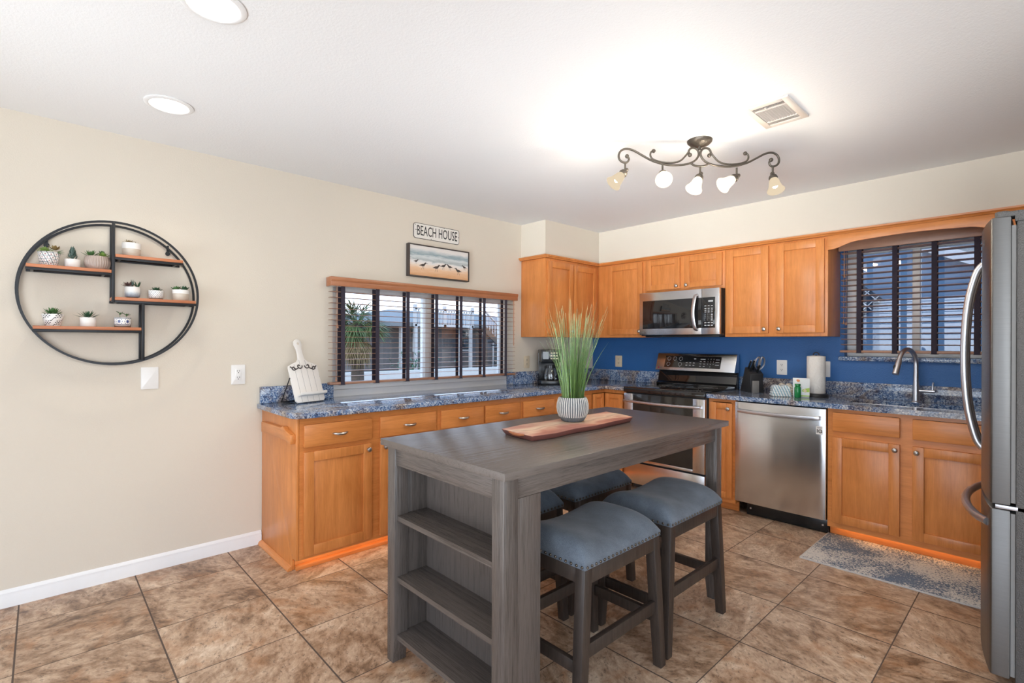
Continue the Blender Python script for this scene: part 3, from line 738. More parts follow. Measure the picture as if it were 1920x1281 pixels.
# ---------------------------------------------------------------- countertops
def rounded_corner(x0, x1, y0, y1, r, corner):
    pts = []
    for (cx, cy, sx, sy) in ((x0, y0, 1, 1), (x1, y0, -1, 1), (x1, y1, -1, -1), (x0, y1, 1, -1)):
        if (cx, cy) == corner:
            ox, oy = cx + sx * r, cy + sy * r
            for k in range(7):
                a = PI * 1.5 + (PI / 2) * k / 6 if (sx, sy) == (-1, 1) else 0
                pts.append((ox + r * math.cos(a), oy + r * math.sin(a)))
        else: pts.append((cx, cy))
    return pts
r = thing('countertop', 'L-shaped blue granite countertop running under the left window into the corner', 'countertop', (0.33, -1.7, CU))
mb = MB()
mb.prism([(0.002, -3.49), (0.59, -3.49), (0.61, -3.486), (0.632, -3.474), (0.644, -3.452), (0.648, -3.43), (0.648, -0.648), (0.862, -0.648), (0.862, -0.002), (0.002, -0.002), (0.002, WY1 - 0.0125), (-0.074, WY1 - 0.0125), (-0.074, WY0 + 0.001), (0.002, WY0 + 0.001)], 'z', CU, CT)
part(r, 'slab', mb, 'granite', 0.006)
mb = MB(); mb.box(0.001, 0.021, -3.475, WY0 - 0.0, CT, 1.014); part(r, 'backsplash', mb, 'granite', 0.002)
mb = MB(); mb.box(0.001, 0.021, WY1, -0.022, CT, 1.028); part(r, 'backsplash', mb, 'granite', 0.002)
mb = MB(); mb.box(0.001, 0.862, -0.021, -0.001, CT, 1.022); part(r, 'backsplash', mb, 'granite', 0.002)
r = thing('countertop', 'blue granite countertop over the dishwasher holding the undermount sink', 'countertop', (2.9, -0.33, CU))
SX0, SX1, SY0, SY1 = 2.545, 3.27, -0.475, -0.16
mb = MB(); mb.box(1.629, SX0, -0.648, -0.002, CU, CT); mb.box(SX1, 4.198, -0.648, -0.002, CU, CT)
mb.box(SX0, SX1, -0.648, SY0, CU, CT); mb.box(SX0, SX1, SY1, -0.002, CU, CT)
part(r, 'slab', mb, 'granite', 0)
mb = MB(); mb.box(1.629, 4.198, -0.021, -0.001, CT, 1.016); part(r, 'backsplash', mb, 'granite', 0.002)
r = thing('sink', 'steel undermount sink set into the granite below the faucet', 'sink', (2.9, -0.32, 0.68))
mb = MB()
x0, x1, y0, y1 = SX0 - 0.006, SX1 + 0.006, SY0 - 0.006, SY1 + 0.006
mb.box(x0, x1, y0, y0 + 0.003, 0.69, CU - 0.001); mb.box(x0, x1, y1 - 0.003, y1, 0.69, CU - 0.001)
mb.box(x0, x0 + 0.003, y0, y1, 0.69, CU - 0.001); mb.box(x1 - 0.003, x1, y0, y1, 0.69, CU - 0.001); mb.box(x0, x1, y0, y1, 0.685, 0.69)
part(r, 'basin', mb, 'chrome', 0)
part(r, 'rim', MB().box(SX0 + 0.03, SX1 - 0.002, SY0 + 0.0003, SY0 + 0.0065, CU, CT + 0.0012), 'chrome', 0.0008)  # added bright strip imitating the reflection along the cutout's front edge
part(r, 'drain', MB().cyl((2.9, -0.32, 0.6895), (2.9, -0.32, 0.694), 0.045), 'knob')

# faucet
FX, FY = 2.862, -0.095
r = thing('faucet', 'tall brushed gooseneck pull-down faucet behind the sink', 'faucet', (FX, FY, CT))
part(r, 'base', MB().lathe([(0.032, 0), (0.032, 0.004), (0.027, 0.010), (0.0, 0.011)], 24, Matrix.Translation((FX, FY, CT))), 'chrome')
P = [(FX, FY, CT + 0.008), (FX, FY, 1.02), (FX, FY, 1.165)]
R_ = [0.0225, 0.0185, 0.0150]
for k in range(1, 15):
    a = PI * k / 16 * 1.02
    q_ = 0.094 * (1 - math.cos(a)); P.append((FX - 0.36 * q_, FY - 0.93 * q_, 1.165 + 0.104 * math.sin(a))); R_.append(0.0145)
part(r, 'spout', MB().tube(P, R_, 16), 'chrome')
e = P[-1]; dv = (Vector(P[-1]) - Vector(P[-2])).normalized()
hd = [Vector(e), Vector(e) + dv * 0.02, Vector(e) + dv * 0.075, Vector(e) + dv * 0.105]
h = part(r, 'spray_head', MB().tube(hd, [0.0150, 0.0175, 0.0195, 0.0205], 16), 'chrome')
c = Vector(e) + dv * 0.055
part(h, 'spray_button', MB().sphere(c + Vector((-0.013, -0.010, 0.0)), 0.009, 8, (1, 1, 1.9)), 'black_plastic')
mb = MB(); mb.tube([(FX + 0.015, FY, 0.985), (FX + 0.10, FY, 0.985)], 0.0115, 14)
mb.tube([(FX + 0.088, FY, 0.99), (FX + 0.090, FY, 1.035), (FX + 0.093, FY - 0.002, 1.045)], [0.0065, 0.005, 0.006], 10)
part(r, 'lever_handle', mb, 'chrome')

# ---------------------------------------------------------------- range
RX0, RX1 = 0.866, 1.626
r = thing('range', 'stainless electric range with black glass cooktop and oven below', 'range', ((RX0 + RX1) / 2, -0.33, 0))
mb = MB(); mb.box(RX0, RX1, -0.625, -0.025, 0.055, 0.898); part(r, 'body', mb, 'black_matte', 0.001)
mb = MB(); mb.box(RX0 + 0.04, RX1 - 0.04, -0.56, -0.06, 0.001, 0.055); part(r, 'plinth', mb, 'black_matte')
mb = MB(); mb.prism([(-0.120, 0.899), (-0.655, 0.899), (-0.668, 0.885), (-0.668, 0.868), (-0.655, 0.868), (-0.626, 0.868), (-0.626, 0.8985), (-0.66, 0.917), (-0.120, 0.917)][:0] or [(-0.626, 0.868), (-0.664, 0.868), (-0.670, 0.876), (-0.670, 0.905), (-0.660, 0.917), (-0.115, 0.917), (-0.115, 0.8985), (-0.626, 0.8985)], 'x', RX0, RX1)
ck = part(r, 'cooktop', mb, 'black_glass', 0.001)
mb = MB()
for (cx, cy, rr) in ((1.06, -0.50, 0.11), (1.43, -0.50, 0.09), (1.06, -0.25, 0.075), (1.43, -0.25, 0.10)):
    for k in (1.0, 0.62):
        q = rr * k; pts = [(cx + q * math.cos(2 * PI * i / 40), cy + q * math.sin(2 * PI * i / 40), 0.9172) for i in range(40)]
        mb.tube(pts, 0.0012, 4, closed=True, flat=(1, 0.3))
part(ck, 'burner_ring', mb, 'fridge_side')
mb = MB(); mb.prism([(-0.114, 0.899), (-0.114, 0.93), (-0.085, 0.945), (-0.060, 1.040), (-0.025, 1.048), (-0.025, 0.899)], 'x', RX0, RX1)
part(r, 'backguard', mb, 'black_glass', 0.003)
# control panel leans back
mb = MB(); mb.prism([(-0.128, 1.052), (-0.118, 1.048), (-0.025, 1.048), (-0.025, 1.208), (-0.060, 1.212), (-0.070, 1.208)], 'x', RX0 - 0.004, RX1 + 0.004)
cpn = part(r, 'control_panel', mb, 'steel', 0.002)
CPa, CPb = Vector((0, -0.128, 1.052)), Vector((0, -0.070, 1.208))
upv = (CPb - CPa).normalized(); nrm = Vector((0, -upv.z, upv.y)).normalized()
CT_ = Matrix(((1, 0, 0, RX0), (0, upv.y, nrm.y, CPa.y), (0, upv.z, nrm.z, CPa.z), (0, 0, 0, 1)))   # x along, y up the panel, z out
part(cpn, 'display', MB().box(0.085, 0.632, 0.028, 0.142, 0.0005, 0.002, CT_), 'black_glass', 0.0)
mb = MB()
for (cx, cy) in ((0.125, 0.115), (0.185, 0.115), (0.245, 0.115), (0.125, 0.060), (0.245, 0.060)):
    mb.tube([CT_ @ Vector((cx + 0.017 * math.cos(2 * PI * i / 20), cy + 0.017 * math.sin(2 * PI * i / 20), 0.0022)) for i in range(20)], 0.0011, 4, closed=True)
    mb.box(cx - 0.004, cx + 0.004, cy - 0.022, cy - 0.016, 0.002, 0.0026, CT_)
for (cx, n_) in ((0.31, 2), (0.345, 2), (0.38, 2)):
    for k in range(n_): mb.box(cx - 0.009, cx + 0.009, 0.050 + 0.024 * k, 0.056 + 0.024 * k, 0.002, 0.0026, CT_)
mb.box(0.376, 0.396, 0.113, 0.121, 0.002, 0.0026, CT_); mb.box(0.44, 0.486, 0.112, 0.117, 0.002, 0.0026, CT_)
for cx in (0.445, 0.48):
    for k in range(3): mb.box(cx - 0.008, cx + 0.008, 0.045 + 0.023 * k, 0.049 + 0.023 * k, 0.002, 0.0026, CT_)
for i, cx in enumerate((0.512, 0.538, 0.564)):
    for k in range(3):
        text_into(mb, str((2 - k) * 3 + i + 1), 0.013, CT_ @ Matrix.Translation((cx, 0.068 + 0.024 * k, 0.0022)), 1.0, 0.0003)
text_into(mb, '0', 0.013, CT_ @ Matrix.Translation((0.538, 0.044, 0.0022)), 1.0, 0.0003)
for k in range(3): mb.box(0.583, 0.618, 0.060 + 0.025 * k, 0.064 + 0.025 * k, 0.002, 0.0026, CT_)
part(cpn, 'control_lettering', mb, 'grey_mark', 0, 0)
mb = MB(); text_into(mb, 'LG', 0.020, CT_ @ Matrix.Translation((0.052, 0.022, 0.0012)), 1.0, 0.0003); part(cpn, 'logo_lettering', mb, 'gasket', 0, 0)
mb = MB(); mb.cyl(CT_ @ Vector((0.026, 0.022, 0.0008)), CT_ @ Vector((0.026, 0.022, 0.0016)), 0.008, n=16); part(cpn, 'logo_disc', mb, 'red_mark')
# oven door
mb = MB(); mb.box(RX0 + 0.002, RX0 + 0.092, -0.664, -0.6255, 0.262, 0.858); mb.box(RX1 - 0.102, RX1 - 0.002, -0.664, -0.6255, 0.262, 0.858)
mb.box(RX0 + 0.092, RX1 - 0.102, -0.664, -0.6255, 0.262, 0.285)
od = part(r, 'oven_door', mb, 'steel', 0.002)
part(od, 'door_glass', MB().box(RX0 + 0.0925, RX1 - 0.1025, -0.661, -0.6255, 0.2855, 0.858), 'oven_glass', 0.001)
def bar_handle(x0, x1, y, z, out=0.045, h=0.026):
    mb = MB(); n = 15; vs = []
    for i in range(n):
        t = i / (n - 1); x = x0 + (x1 - x0) * t; d = out * (0.72 + 0.28 * math.sin(PI * t)) 
        zz = z - 0.006 * math.sin(PI * t)
        if i in (0, n - 1): d0, d1 = 0.0, d
        else: d0, d1 = d - 0.014, d
        vs.append((x, y - d0, zz - h / 2)); vs.append((x, y - d1, zz - h / 2 + 0.004)); vs.append((x, y - d1, zz + h / 2 - 0.004)); vs.append((x, y - d0, zz + h / 2))
    fs = []
    for i in range(n - 1):
        for k in range(4): fs.append((i * 4 + k, i * 4 + (k + 1) % 4, i * 4 + 4 + (k + 1) % 4, i * 4 + 4 + k))
    fs += [(0, 1, 2, 3), tuple((n - 1) * 4 + k for k in range(4))]
    return mb.add(vs, fs)
part(od, 'handle', bar_handle(RX0 + 0.018, RX1 - 0.022, -0.664, 0.795, 0.055), 'chrome', 0.002)
mb = MB(); mb.box(RX0 + 0.002, RX1 - 0.002, -0.660, -0.6255, 0.062, 0.246); part(r, 'storage_drawer', mb, 'steel', 0.003)

# ---------------------------------------------------------------- microwave
r = thing('microwave', 'stainless microwave oven mounted above the range', 'microwave', (1.248, -0.21, 1.374))
MX0, MX1, MZ0, MZ1 = 0.869, 1.628, 1.374, 1.769
part(r, 'body', MB().box(MX0, MX1, -0.385, -0.004, MZ0, MZ1), 'black_plastic', 0.002)
mb = MB(); mb.box(MX0, 1.474, -0.420, -0.3855, MZ0 + 0.008, MZ1); dr = part(r, 'door', mb, 'steel', 0.003)
part(dr, 'door_glass', MB().box(0.905, 1.474, -0.4225, -0.4203, 1.437, 1.694), 'black_glass', 0.0008)
P = smooth_path([(1.432, -0.421, 1.418), (1.430, -0.448, 1.432), (1.424, -0.466, 1.50), (1.421, -0.470, 1.565), (1.424, -0.466, 1.63), (1.430, -0.448, 1.705), (1.432, -0.421, 1.722)], 5)
part(dr, 'handle', MB().tube(P, 0.0165, 12, flat=(1, 0.5)), 'chrome')
mb = MB(); mb.box(1.476, MX1, -0.420, -0.3855, MZ0 + 0.008, MZ1); pn = part(r, 'control_panel', mb, 'steel', 0.003)
part(pn, 'keypad', MB().box(1.476, 1.592, -0.4225, -0.4203, 1.437, 1.694), 'black_glass', 0.0008)
mb = MB(); KT = Matrix(((1, 0, 0, 0), (0, 0, -1, -0.4227), (0, 1, 0, 0), (0, 0, 0, 1)))
rows = [1.622, 1.600, 1.585, 1.570]
for zz in rows:
    for xx in (1.510, 1.538, 1.566): mb.box(xx - 0.008, xx + 0.008, zz - 0.0028, zz + 0.0028, 0, 0.0006, KT)
for i in range(3):
    for j in range(3): text_into(mb, str(i * 3 + j + 1), 0.0125, KT @ Matrix.Translation((1.508 + 0.017 * j, 1.551 - 0.0165 * i, 0)), 1.0, 0.0003)
text_into(mb, '0', 0.0125, KT @ Matrix.Translation((1.525, 1.5015, 0)), 1.0, 0.0003)
for k in range(4): mb.box(1.558, 1.574, 1.546 - 0.016 * k, 1.553 - 0.016 * k, 0, 0.0006, KT)
for zz in (1.480, 1.458):
    for xx in (1.510, 1.538, 1.566): mb.box(xx - 0.009, xx + 0.009, zz - 0.004, zz + 0.004, 0, 0.0006, KT)
part(pn, 'clock_display', MB().box(1.535, 1.575, 1.655, 1.668, 0, 0.0004, KT), 'grey_mark', 0, 0)
part(pn, 'lettering', mb, 'grey_mark', 0, 0)
mb = MB(); text_into(mb, 'LG', 0.02, Matrix(((1, 0, 0, 0.905), (0, 0, -1, -0.4205), (0, 1, 0, 1.405), (0, 0, 0, 1))), 1.0, 0.0003); part(dr, 'logo_lettering', mb, 'gasket', 0, 0)
part(r, 'vent_lip', MB().box(MX0 + 0.03, MX1 - 0.03, -0.36, -0.03, MZ0 - 0.012, MZ0), 'black_plastic', 0.002)

# ---------------------------------------------------------------- dishwasher
DX0, DX1 = 1.849, 2.458
r = thing('dishwasher', 'stainless dishwasher with bar handle left of the sink cabinet', 'dishwasher', (2.154, -0.31, 0))
part(r, 'body', MB().box(DX0 + 0.004, DX1 - 0.004, -0.58, -0.03, 0.105, 0.868), 'black_matte')
mb = MB(); n = 14
pr = [(DX0, -0.581)] + [(DX0 + (DX1 - DX0) * i / n, -0.628 - 0.007 * math.sin(PI * i / n)) for i in range(n + 1)] + [(DX1, -0.581)]
mb.prism(pr, 'z', 0.108, 0.862)
dd = part(r, 'door', mb, 'steel', 0.0015, 50)
part(dd, 'handle', bar_handle(DX0 + 0.03, DX1 - 0.03, -0.632, 0.800, 0.05, 0.030), 'chrome', 0.002)
lt = Matrix(((1, 0, 0, 2.420), (0, 0, -1, -0.6325), (0, 1, 0, 0.715), (0, 0, 0, 1)))
lb = part(dd, 'sticker', MB().box(-0.020, 0.020, -0.028, 0.028, -0.002, 0.0006, lt), 'plate', 0, 0, 'small white square sticker reading 10')
mb = MB(); text_into(mb, '1', 0.034, lt @ Matrix.Translation((-0.0125, -0.006, 0.0008)), 0.9, 0.0002, bold=0.001)
mb.tube([lt @ Vector((0.005 + 0.0095 * math.cos(2 * PI * i / 18), -0.006 + 0.0105 * math.sin(2 * PI * i / 18), 0.0010)) for i in range(18)], 0.0024, 6, closed=True)
mb.box(0.0, 0.009, -0.0075, -0.0045, 0.0006, 0.001, lt); mb.box(-0.013, 0.013, 0.016, 0.019, 0.0006, 0.001, lt)
part(lb, 'lettering', mb, 'black_mark', 0, 0)
mb = MB(); mb.box(DX0 + 0.06, DX1, -0.555, -0.54, 0.002, 0.100); tk = part(r, 'toe_kick', mb, 'black_plastic', 0.002)
mb = MB()
for xx in (DX0 + 0.09, DX1 - 0.035): mb.cyl((xx, -0.555, 0.052), (xx, -0.5585, 0.052), 0.007, n=10)
part(tk, 'screw', mb, 'chrome')

# ---------------------------------------------------------------- refrigerator
r = thing('refrigerator', 'large stainless french-door refrigerator with curved doors and bottom freezer', 'refrigerator', (3.72, -1.405, 0))
FY0, FY1 = -1.862, -0.948
part(r, 'body', MB().box(3.405, 4.10, FY0 + 0.004, FY1 - 0.004, 0.035, 1.765), 'fridge_side', 0.006)
def fr_front(y): return 3.337 - 0.052 * (1 - ((y + 1.405) / 0.457) ** 2)
def fr_poly(y0, y1, back=3.392):
    n = 14; pts = [(back, y0)]
    for i in range(n + 1):
        y = y0 + (y1 - y0) * i / n; pts.append((fr_front(y), y))
    pts.append((back, y1)); return pts
for (a, bb, z0, z1) in ((FY0, -1.4085, 0.700, 1.786), (-1.4015, FY1, 0.700, 1.786)):
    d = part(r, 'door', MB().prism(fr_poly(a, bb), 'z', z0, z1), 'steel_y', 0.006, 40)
    yh = -1.445 if a == FY0 else -1.365
    xf = fr_front(yh)
    P = smooth_path([(xf + 0.004, yh, 1.662), (xf - 0.022, yh, 1.615), (xf - 0.050, yh, 1.47), (xf - 0.060, yh, 1.25), (xf - 0.050, yh, 1.04), (xf - 0.022, yh, 0.89), (xf + 0.004, yh, 0.842)], 6)
    part(d, 'handle', MB().tube(P, 0.0145, 12), 'chrome')
    yg0, yg1 = a + 0.01, bb - 0.01
    part(d, 'gasket', MB().box(3.3925, 3.4045, yg0, yg1, z0 + 0.01, z1 - 0.035), 'gasket')
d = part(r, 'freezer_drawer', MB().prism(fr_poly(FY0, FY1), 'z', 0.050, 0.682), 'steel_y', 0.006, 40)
P = []
for i in range(21):
    t = i / 20; y = -1.80 + 0.79 * t
    P.append((fr_front(y) - 0.056 * math.sin(PI * t) ** 0.6 + 0.003, y, 0.612 + 0.01 * t))
part(d, 'handle', MB().tube(P, 0.0155, 12), 'chrome')
part(d, 'gasket', MB().box(3.3925, 3.4045, FY0 + 0.01, FY1 - 0.01, 0.06, 0.67), 'gasket')
mb = MB(); mb.box(3.352, 3.44, FY0 + 0.012, FY0 + 0.085, 1.7865, 1.806); mb.cyl((3.366, FY0 + 0.045, 1.7865), (3.366, FY0 + 0.045, 1.812), 0.022)
mb.box(3.40, 3.50, FY0 + 0.012, FY0 + 0.12, 1.7655, 1.792)
part(r, 'hinge_cover', mb, 'fridge_side', 0.003)
part(r, 'hinge_plate', MB().box(3.35, 3.43, FY0 + 0.004, FY0 + 0.06, 0.684, 0.698), 'chrome', 0.001)
lg = Matrix(((0, 0, -1, fr_front(-1.72) - 0.0008), (-1, 0, 0, -1.72), (0, 1, 0, 1.71), (0, 0, 0, 1)))
mb = MB(); text_into(mb, 'LG', 0.035, lg, 1.0, 0.0004); part(r, 'logo_lettering', mb, 'gasket', 0, 0)
mb = MB()
for (xx, yy) in ((3.46, FY0 + 0.06), (3.46, FY1 - 0.06), (4.04, FY0 + 0.06), (4.04, FY1 - 0.06)): mb.cyl((xx, yy, 0.0005), (xx, yy, 0.036), 0.02, n=12)
part(r, 'levelling_feet', mb, 'black_plastic')

# ---------------------------------------------------------------- island table
r = thing('kitchen_island', 'grey brown wooden counter-height island table with open shelves at one end', 'island table', (1.986, -2.707, 0))
IX0, IX1, IY0, IY1, IZ = 1.605, 2.367, -3.484, -1.930, 0.908
part(r, 'tabletop', MB().box(IX0, IX1, IY0, IY1, IZ - 0.026, IZ), 'isl_y', 0.002)
LX0, LX1, LY0, LY1 = 1.627, 2.338, -3.461, -1.948
def leg(x0, x1, y0, y1, tx):
    mb = MB()
    zt = IZ - 0.0265
    # straight leg whose inner foot tapers slightly
    xa, xb = (x0, x1 - tx) if tx > 0 else (x0 - tx, x1)
    sec = [(0.001, xa, xb), (0.10, x0, x1), (zt, x0, x1)]
    vs = []
    for (z, a, bb) in sec: vs += [(a, y0, z), (bb, y0, z), (bb, y1, z), (a, y1, z)]
    fs = [(0, 1, 2, 3), (8, 9, 10, 11)] + [(i * 4 + k, i * 4 + (k + 1) % 4, i * 4 + 4 + (k + 1) % 4, i * 4 + 4 + k) for i in range(2) for k in range(4)]
    mb.add(vs, fs); part(r, 'leg', mb, 'isl_z', 0.002)
leg(LX0, LX0 + 0.056, LY0, LY0 + 0.062, 0.012); leg(LX1 - 0.056, LX1, LY0, LY0 + 0.062, -0.012)
leg(LX0, LX0 + 0.060, LY1 - 0.055, LY1, 0.012); leg(LX1 - 0.060, LX1, LY1 - 0.055, LY1, -0.012)
za, zb_ = 0.806, IZ - 0.0265
part(r, 'apron', MB().box(LX0 + 0.056, LX1 - 0.056, LY0 + 0.006, LY0 + 0.026, za, zb_), 'isl_x', 0.001)
part(r, 'apron', MB().box(LX0 + 0.060, LX1 - 0.060, LY1 - 0.030, LY1 - 0.010, za, zb_), 'isl_x', 0.001)
part(r, 'apron', MB().box(LX1 - 0.028, LX1 - 0.008, LY0 + 0.062, LY1 - 0.055, za, zb_), 'isl_y', 0.001)
part(r, 'apron', MB().box(LX0 + 0.008, LX0 + 0.028, LY0 + 0.062, LY1 - 0.055, za, zb_), 'isl_y', 0.001)
BY = LY0 + 0.172
part(r, 'side_panel', MB().box(LX0 + 0.0285, LX0 + 0.046, LY0 + 0.0625, BY, 0.085, zb_), 'isl_z', 0.001)
part(r, 'side_panel', MB().box(LX1 - 0.020, LX1 - 0.006, LY0 + 0.0625, BY, 0.085, za - 0.0005), 'isl_z', 0.001)
part(r, 'back_panel', MB().box(LX0 + 0.0465, LX1 - 0.0205, BY - 0.012, BY, 0.085, zb_), 'isl_z', 0)
for z in (0.600, 0.352, 0.118):
    mb = MB(); mb.box(LX0 + 0.0565, LX1 - 0.0565, LY0 + 0.012, LY0 + 0.0622, z - 0.020, z); mb.box(LX0 + 0.0468, LX1 - 0.0208, LY0 + 0.0622, BY - 0.0122, z - 0.020, z)
    part(r, 'shelf', mb, 'isl_x', 0)

# ---------------------------------------------------------------- stools
def make_stool():
    r = thing('saddle_stool', 'x', 'stool', (0, 0, 0), 'saddle stools around the island')
    hx, hy = 0.18, 0.24; zs = 0.548
    mb = MB(); nx, ny = 22, 30
    def top(u, v):   # u across (x), v along (y), -1..1
        sad = 0.050 * (abs(v) ** 2.0) + 0.0
        ex = max(0.0, 1 - abs(u) ** 3.5); ey = max(0.0, 1 - abs(v) ** 7)
        return zs + 0.012 + (0.040 + sad) * (ex ** 0.55) * (ey ** 0.6) - 0.006 * u * u
    vs = []
    for i in range(nx + 1):
        for j in range(ny + 1):
            u = -math.cos(PI * i / nx); v = -math.cos(PI * j / ny)
            vs.append((hx * u, hy * v, top(u, v)))
    fs = [(i * (ny + 1) + j, (i + 1) * (ny + 1) + j, (i + 1) * (ny + 1) + j + 1, i * (ny + 1) + j + 1) for i in range(nx) for j in range(ny)]
    edge_line = [i * (ny + 1) for i in range(nx + 1)] + [nx * (ny + 1) + j for j in range(1, ny + 1)] + [i * (ny + 1) + ny for i in range(nx - 1, -1, -1)] + [j for j in range(ny - 1, 0, -1)]
    base = len(vs)
    for k in edge_line: vs.append((vs[k][0], vs[k][1], zs - 0.012))
    m = len(edge_line)
    for k in range(m): fs.append((edge_line[k], edge_line[(k + 1) % m], base + (k + 1) % m, base + k))
    fs.append(tuple(base + k for k in range(m)))
    mb.add(vs, fs); cu = part(r, 'seat_cushion', mb, 'stool_fabric', 0, 60)
    mb = MB()
    def nail(p): mb.sphere(p, 0.0052, 6)
    for k in range(20):
        y = -hy + 0.012 + (2 * hy - 0.024) * k / 19
        for sx in (-1, 1): nail((sx * (hx + 0.001), y, zs - 0.003))
    for k in range(15):
        x = -hx + 0.012 + (2 * hx - 0.024) * k / 14
        for sy in (-1, 1): nail((x, sy * (hy + 0.001), zs - 0.003))
    part(cu, 'nailhead_trim', mb, 'nail')
    mb = MB(); za, zb2 = zs - 0.066, zs - 0.0125; w2 = 0.018
    mb.box(-hx + 0.004, hx - 0.004, -hy + 0.004, -hy + 0.004 + w2, za, zb2); mb.box(-hx + 0.004, hx - 0.004, hy - 0.004 - w2, hy - 0.004, za, zb2)
    mb.box(-hx + 0.004, -hx + 0.004 + w2, -hy + 0.022, hy - 0.022, za, zb2); mb.box(hx - 0.004 - w2, hx - 0.004, -hy + 0.022, hy - 0.022, za, zb2)
    part(r, 'seat_frame', mb, 'stool_wood', 0.001)
    fx, fy = 0.012, 0.040      # splay
    s = 0.021
    def cen(sx, sy, z):
        t = (zb2 - z) / zb2
        return (sx * (hx - 0.024 + fx * t), sy * (hy - 0.024 + fy * t))
    for sx in (-1, 1):
        for sy in (-1, 1):
            mb = MB(); vs = []
            for (z, q) in ((zb2 - 0.0003, s), (0.30, s), (0.0008, s * 0.88)):
                cx, cy = cen(sx, sy, z)
                vs += [(cx - q, cy - q, z), (cx + q, cy - q, z), (cx + q, cy + q, z), (cx - q, cy + q, z)]
            mb.add(vs, [(0, 1, 2, 3), (8, 9, 10, 11)] + [(i * 4 + k, i * 4 + (k + 1) % 4, i * 4 + 4 + (k + 1) % 4, i * 4 + 4 + k) for i in range(2) for k in range(4)])
            part(r, 'leg', mb, 'stool_wood', 0.0025)
    def strut(p, q, hw, hh):
        mb = MB(); a = Vector(p); b2 = Vector(q); d = (b2 - a).normalized(); sd = d.cross(Vector((0, 0, 1))).normalized() * hw; up = Vector((0, 0, hh))
        vs = [a + sd + up, a - sd + up, a - sd - up, a + sd - up, b2 + sd + up, b2 - sd + up, b2 - sd - up, b2 + sd - up]
        mb.add(vs, [(0, 1, 2, 3), (4, 5, 6, 7), (0, 1, 5, 4), (1, 2, 6, 5), (2, 3, 7, 6), (3, 0, 4, 7)])
        part(r, 'stretcher', mb, 'stool_wood', 0.002)
    for sx in (-1, 1):
        a = cen(sx, -1, 0.25); c2 = cen(sx, 1, 0.25); strut((a[0], a[1] + s, 0.25), (c2[0], c2[1] - s, 0.25), 0.010, 0.024)
    for sy in (-1, 1):
        a = cen(-1, sy, 0.20); c2 = cen(1, sy, 0.20); strut((a[0] + s, a[1], 0.20), (c2[0] - s, c2[1], 0.20), 0.010, 0.022)
    return r
stool = make_stool()
spots = [(2.245, -2.93, 'slate blue saddle stool nearest the camera, half under the island'),
         (2.235, -2.35, 'slate blue saddle stool facing the dishwasher, second in the near row'),
         (1.755, -2.955, 'slate blue saddle stool mostly hidden behind the island shelves'),
         (1.750, -2.385, 'slate blue saddle stool on the far side of island near the range')]
for i, (x, y, lab) in enumerate(spots):
    o = stool if i == 0 else copy_tree(stool)
    o.location = (x, y, 0); o['label'] = lab

# ---------------------------------------------------------------- board and grass plant on the island
mb = MB()
prn = [(1.872, -3.052), (1.96, -3.066), (2.082, -3.078), (2.096, -2.95), (2.078, -2.80), (2.086, -2.66), (2.07, -2.50), (2.066, -2.40), (2.050, -2.318), (1.95, -2.28), (1.843, -2.262), (1.850, -2.40), (1.838, -2.55), (1.852, -2.72), (1.846, -2.90)]
n = len(prn); cx_ = sum(p[0] for p in prn) / n; cy_ = sum(p[1] for p in prn) / n
z0, z1 = IZ + 0.0008, IZ + 0.024
def shr(p, k): return (cx_ + (p[0] - cx_) * k, cy_ + (p[1] - cy_) * (1 - (1 - k) * 0.35))
vs = [(*shr(p, 0.90), z0) for p in prn] + [(*p, z1 - 0.002) for p in prn] + [(*shr(p, 0.985), z1) for p in prn]
fs = [tuple(range(n)), tuple(range(2 * n, 3 * n))] + [(l * n + i, l * n + (i + 1) % n, l * n + n + (i + 1) % n, l * n + n + i) for l in range(2) for i in range(n)]
mb.add(vs, fs)
rb = thing('serving_board', 'live-edge acacia wood board lying on the island top', 'serving board', (1.96, -2.67, IZ))
part(rb, 'slab', mb, 'acacia_top', 0.001, 50)
mb = MB(); mb.tube([(1.93, -3.060, IZ + 0.0205), (1.96, -3.064, IZ + 0.0165), (2.0, -3.068, IZ + 0.0165), (2.03, -3.071, IZ + 0.0205)], [0.004, 0.0065, 0.0065, 0.004], 8)
part(rb, 'finger_notch', mb, 'shelf_wood')
PX, PY = 1.932, -2.650
r = thing('potted_grass', 'tall ornamental grass in ribbed grey white pot on the wooden board', 'potted plant', (PX, PY, z1 + 0.0005))
t = NT('ribbed_pot'); sp = t.n('ShaderNodeSeparateXYZ', Vector=t.coord())
a = t.math('ARCTAN2', sp.outputs[1], sp.outputs[0])
rib = t.math('COSINE', t.math('MULTIPLY', a, 40)); bead = t.math('SINE', t.math('MULTIPLY', sp.outputs[2], 1500))
k = t.math('ADD', rib, t.math('MULTIPLY', bead, 0.25))
m_ = t.math('MULTIPLY', t.math('GREATER_THAN', k, 0.05), t.math('GREATER_THAN', sp.outputs[2], 0.022))
mg = t.noise(t.coord(), 60, 3)
t.bsdf(Base_Color=t.mix(m_, t.mix(mg, (0.10, 0.11, 0.12), (0.17, 0.18, 0.19)), t.mix(mg, (0.60, 0.57, 0.53), (0.78, 0.75, 0.70))), Roughness=0.75, Normal=t.bump(k, 0.5, 0.003))
M['ribbed'] = t.m
prof = [(0.0, 0.0), (0.048, 0.0), (0.054, 0.004), (0.066, 0.022), (0.073, 0.045), (0.0755, 0.065), (0.074, 0.085), (0.069, 0.104), (0.066, 0.112), (0.063, 0.114), (0.060, 0.110), (0.060, 0.098), (0.0, 0.098)]
mb = MB(); mb.lathe(prof, 160, Matrix.Translation((PX, PY, z1 + 0.0005)), rfun=lambda rr, z, a: rr + (0.0012 * math.cos(40 * a) if 0.022 < z < 0.108 and rr > 0.062 else 0))
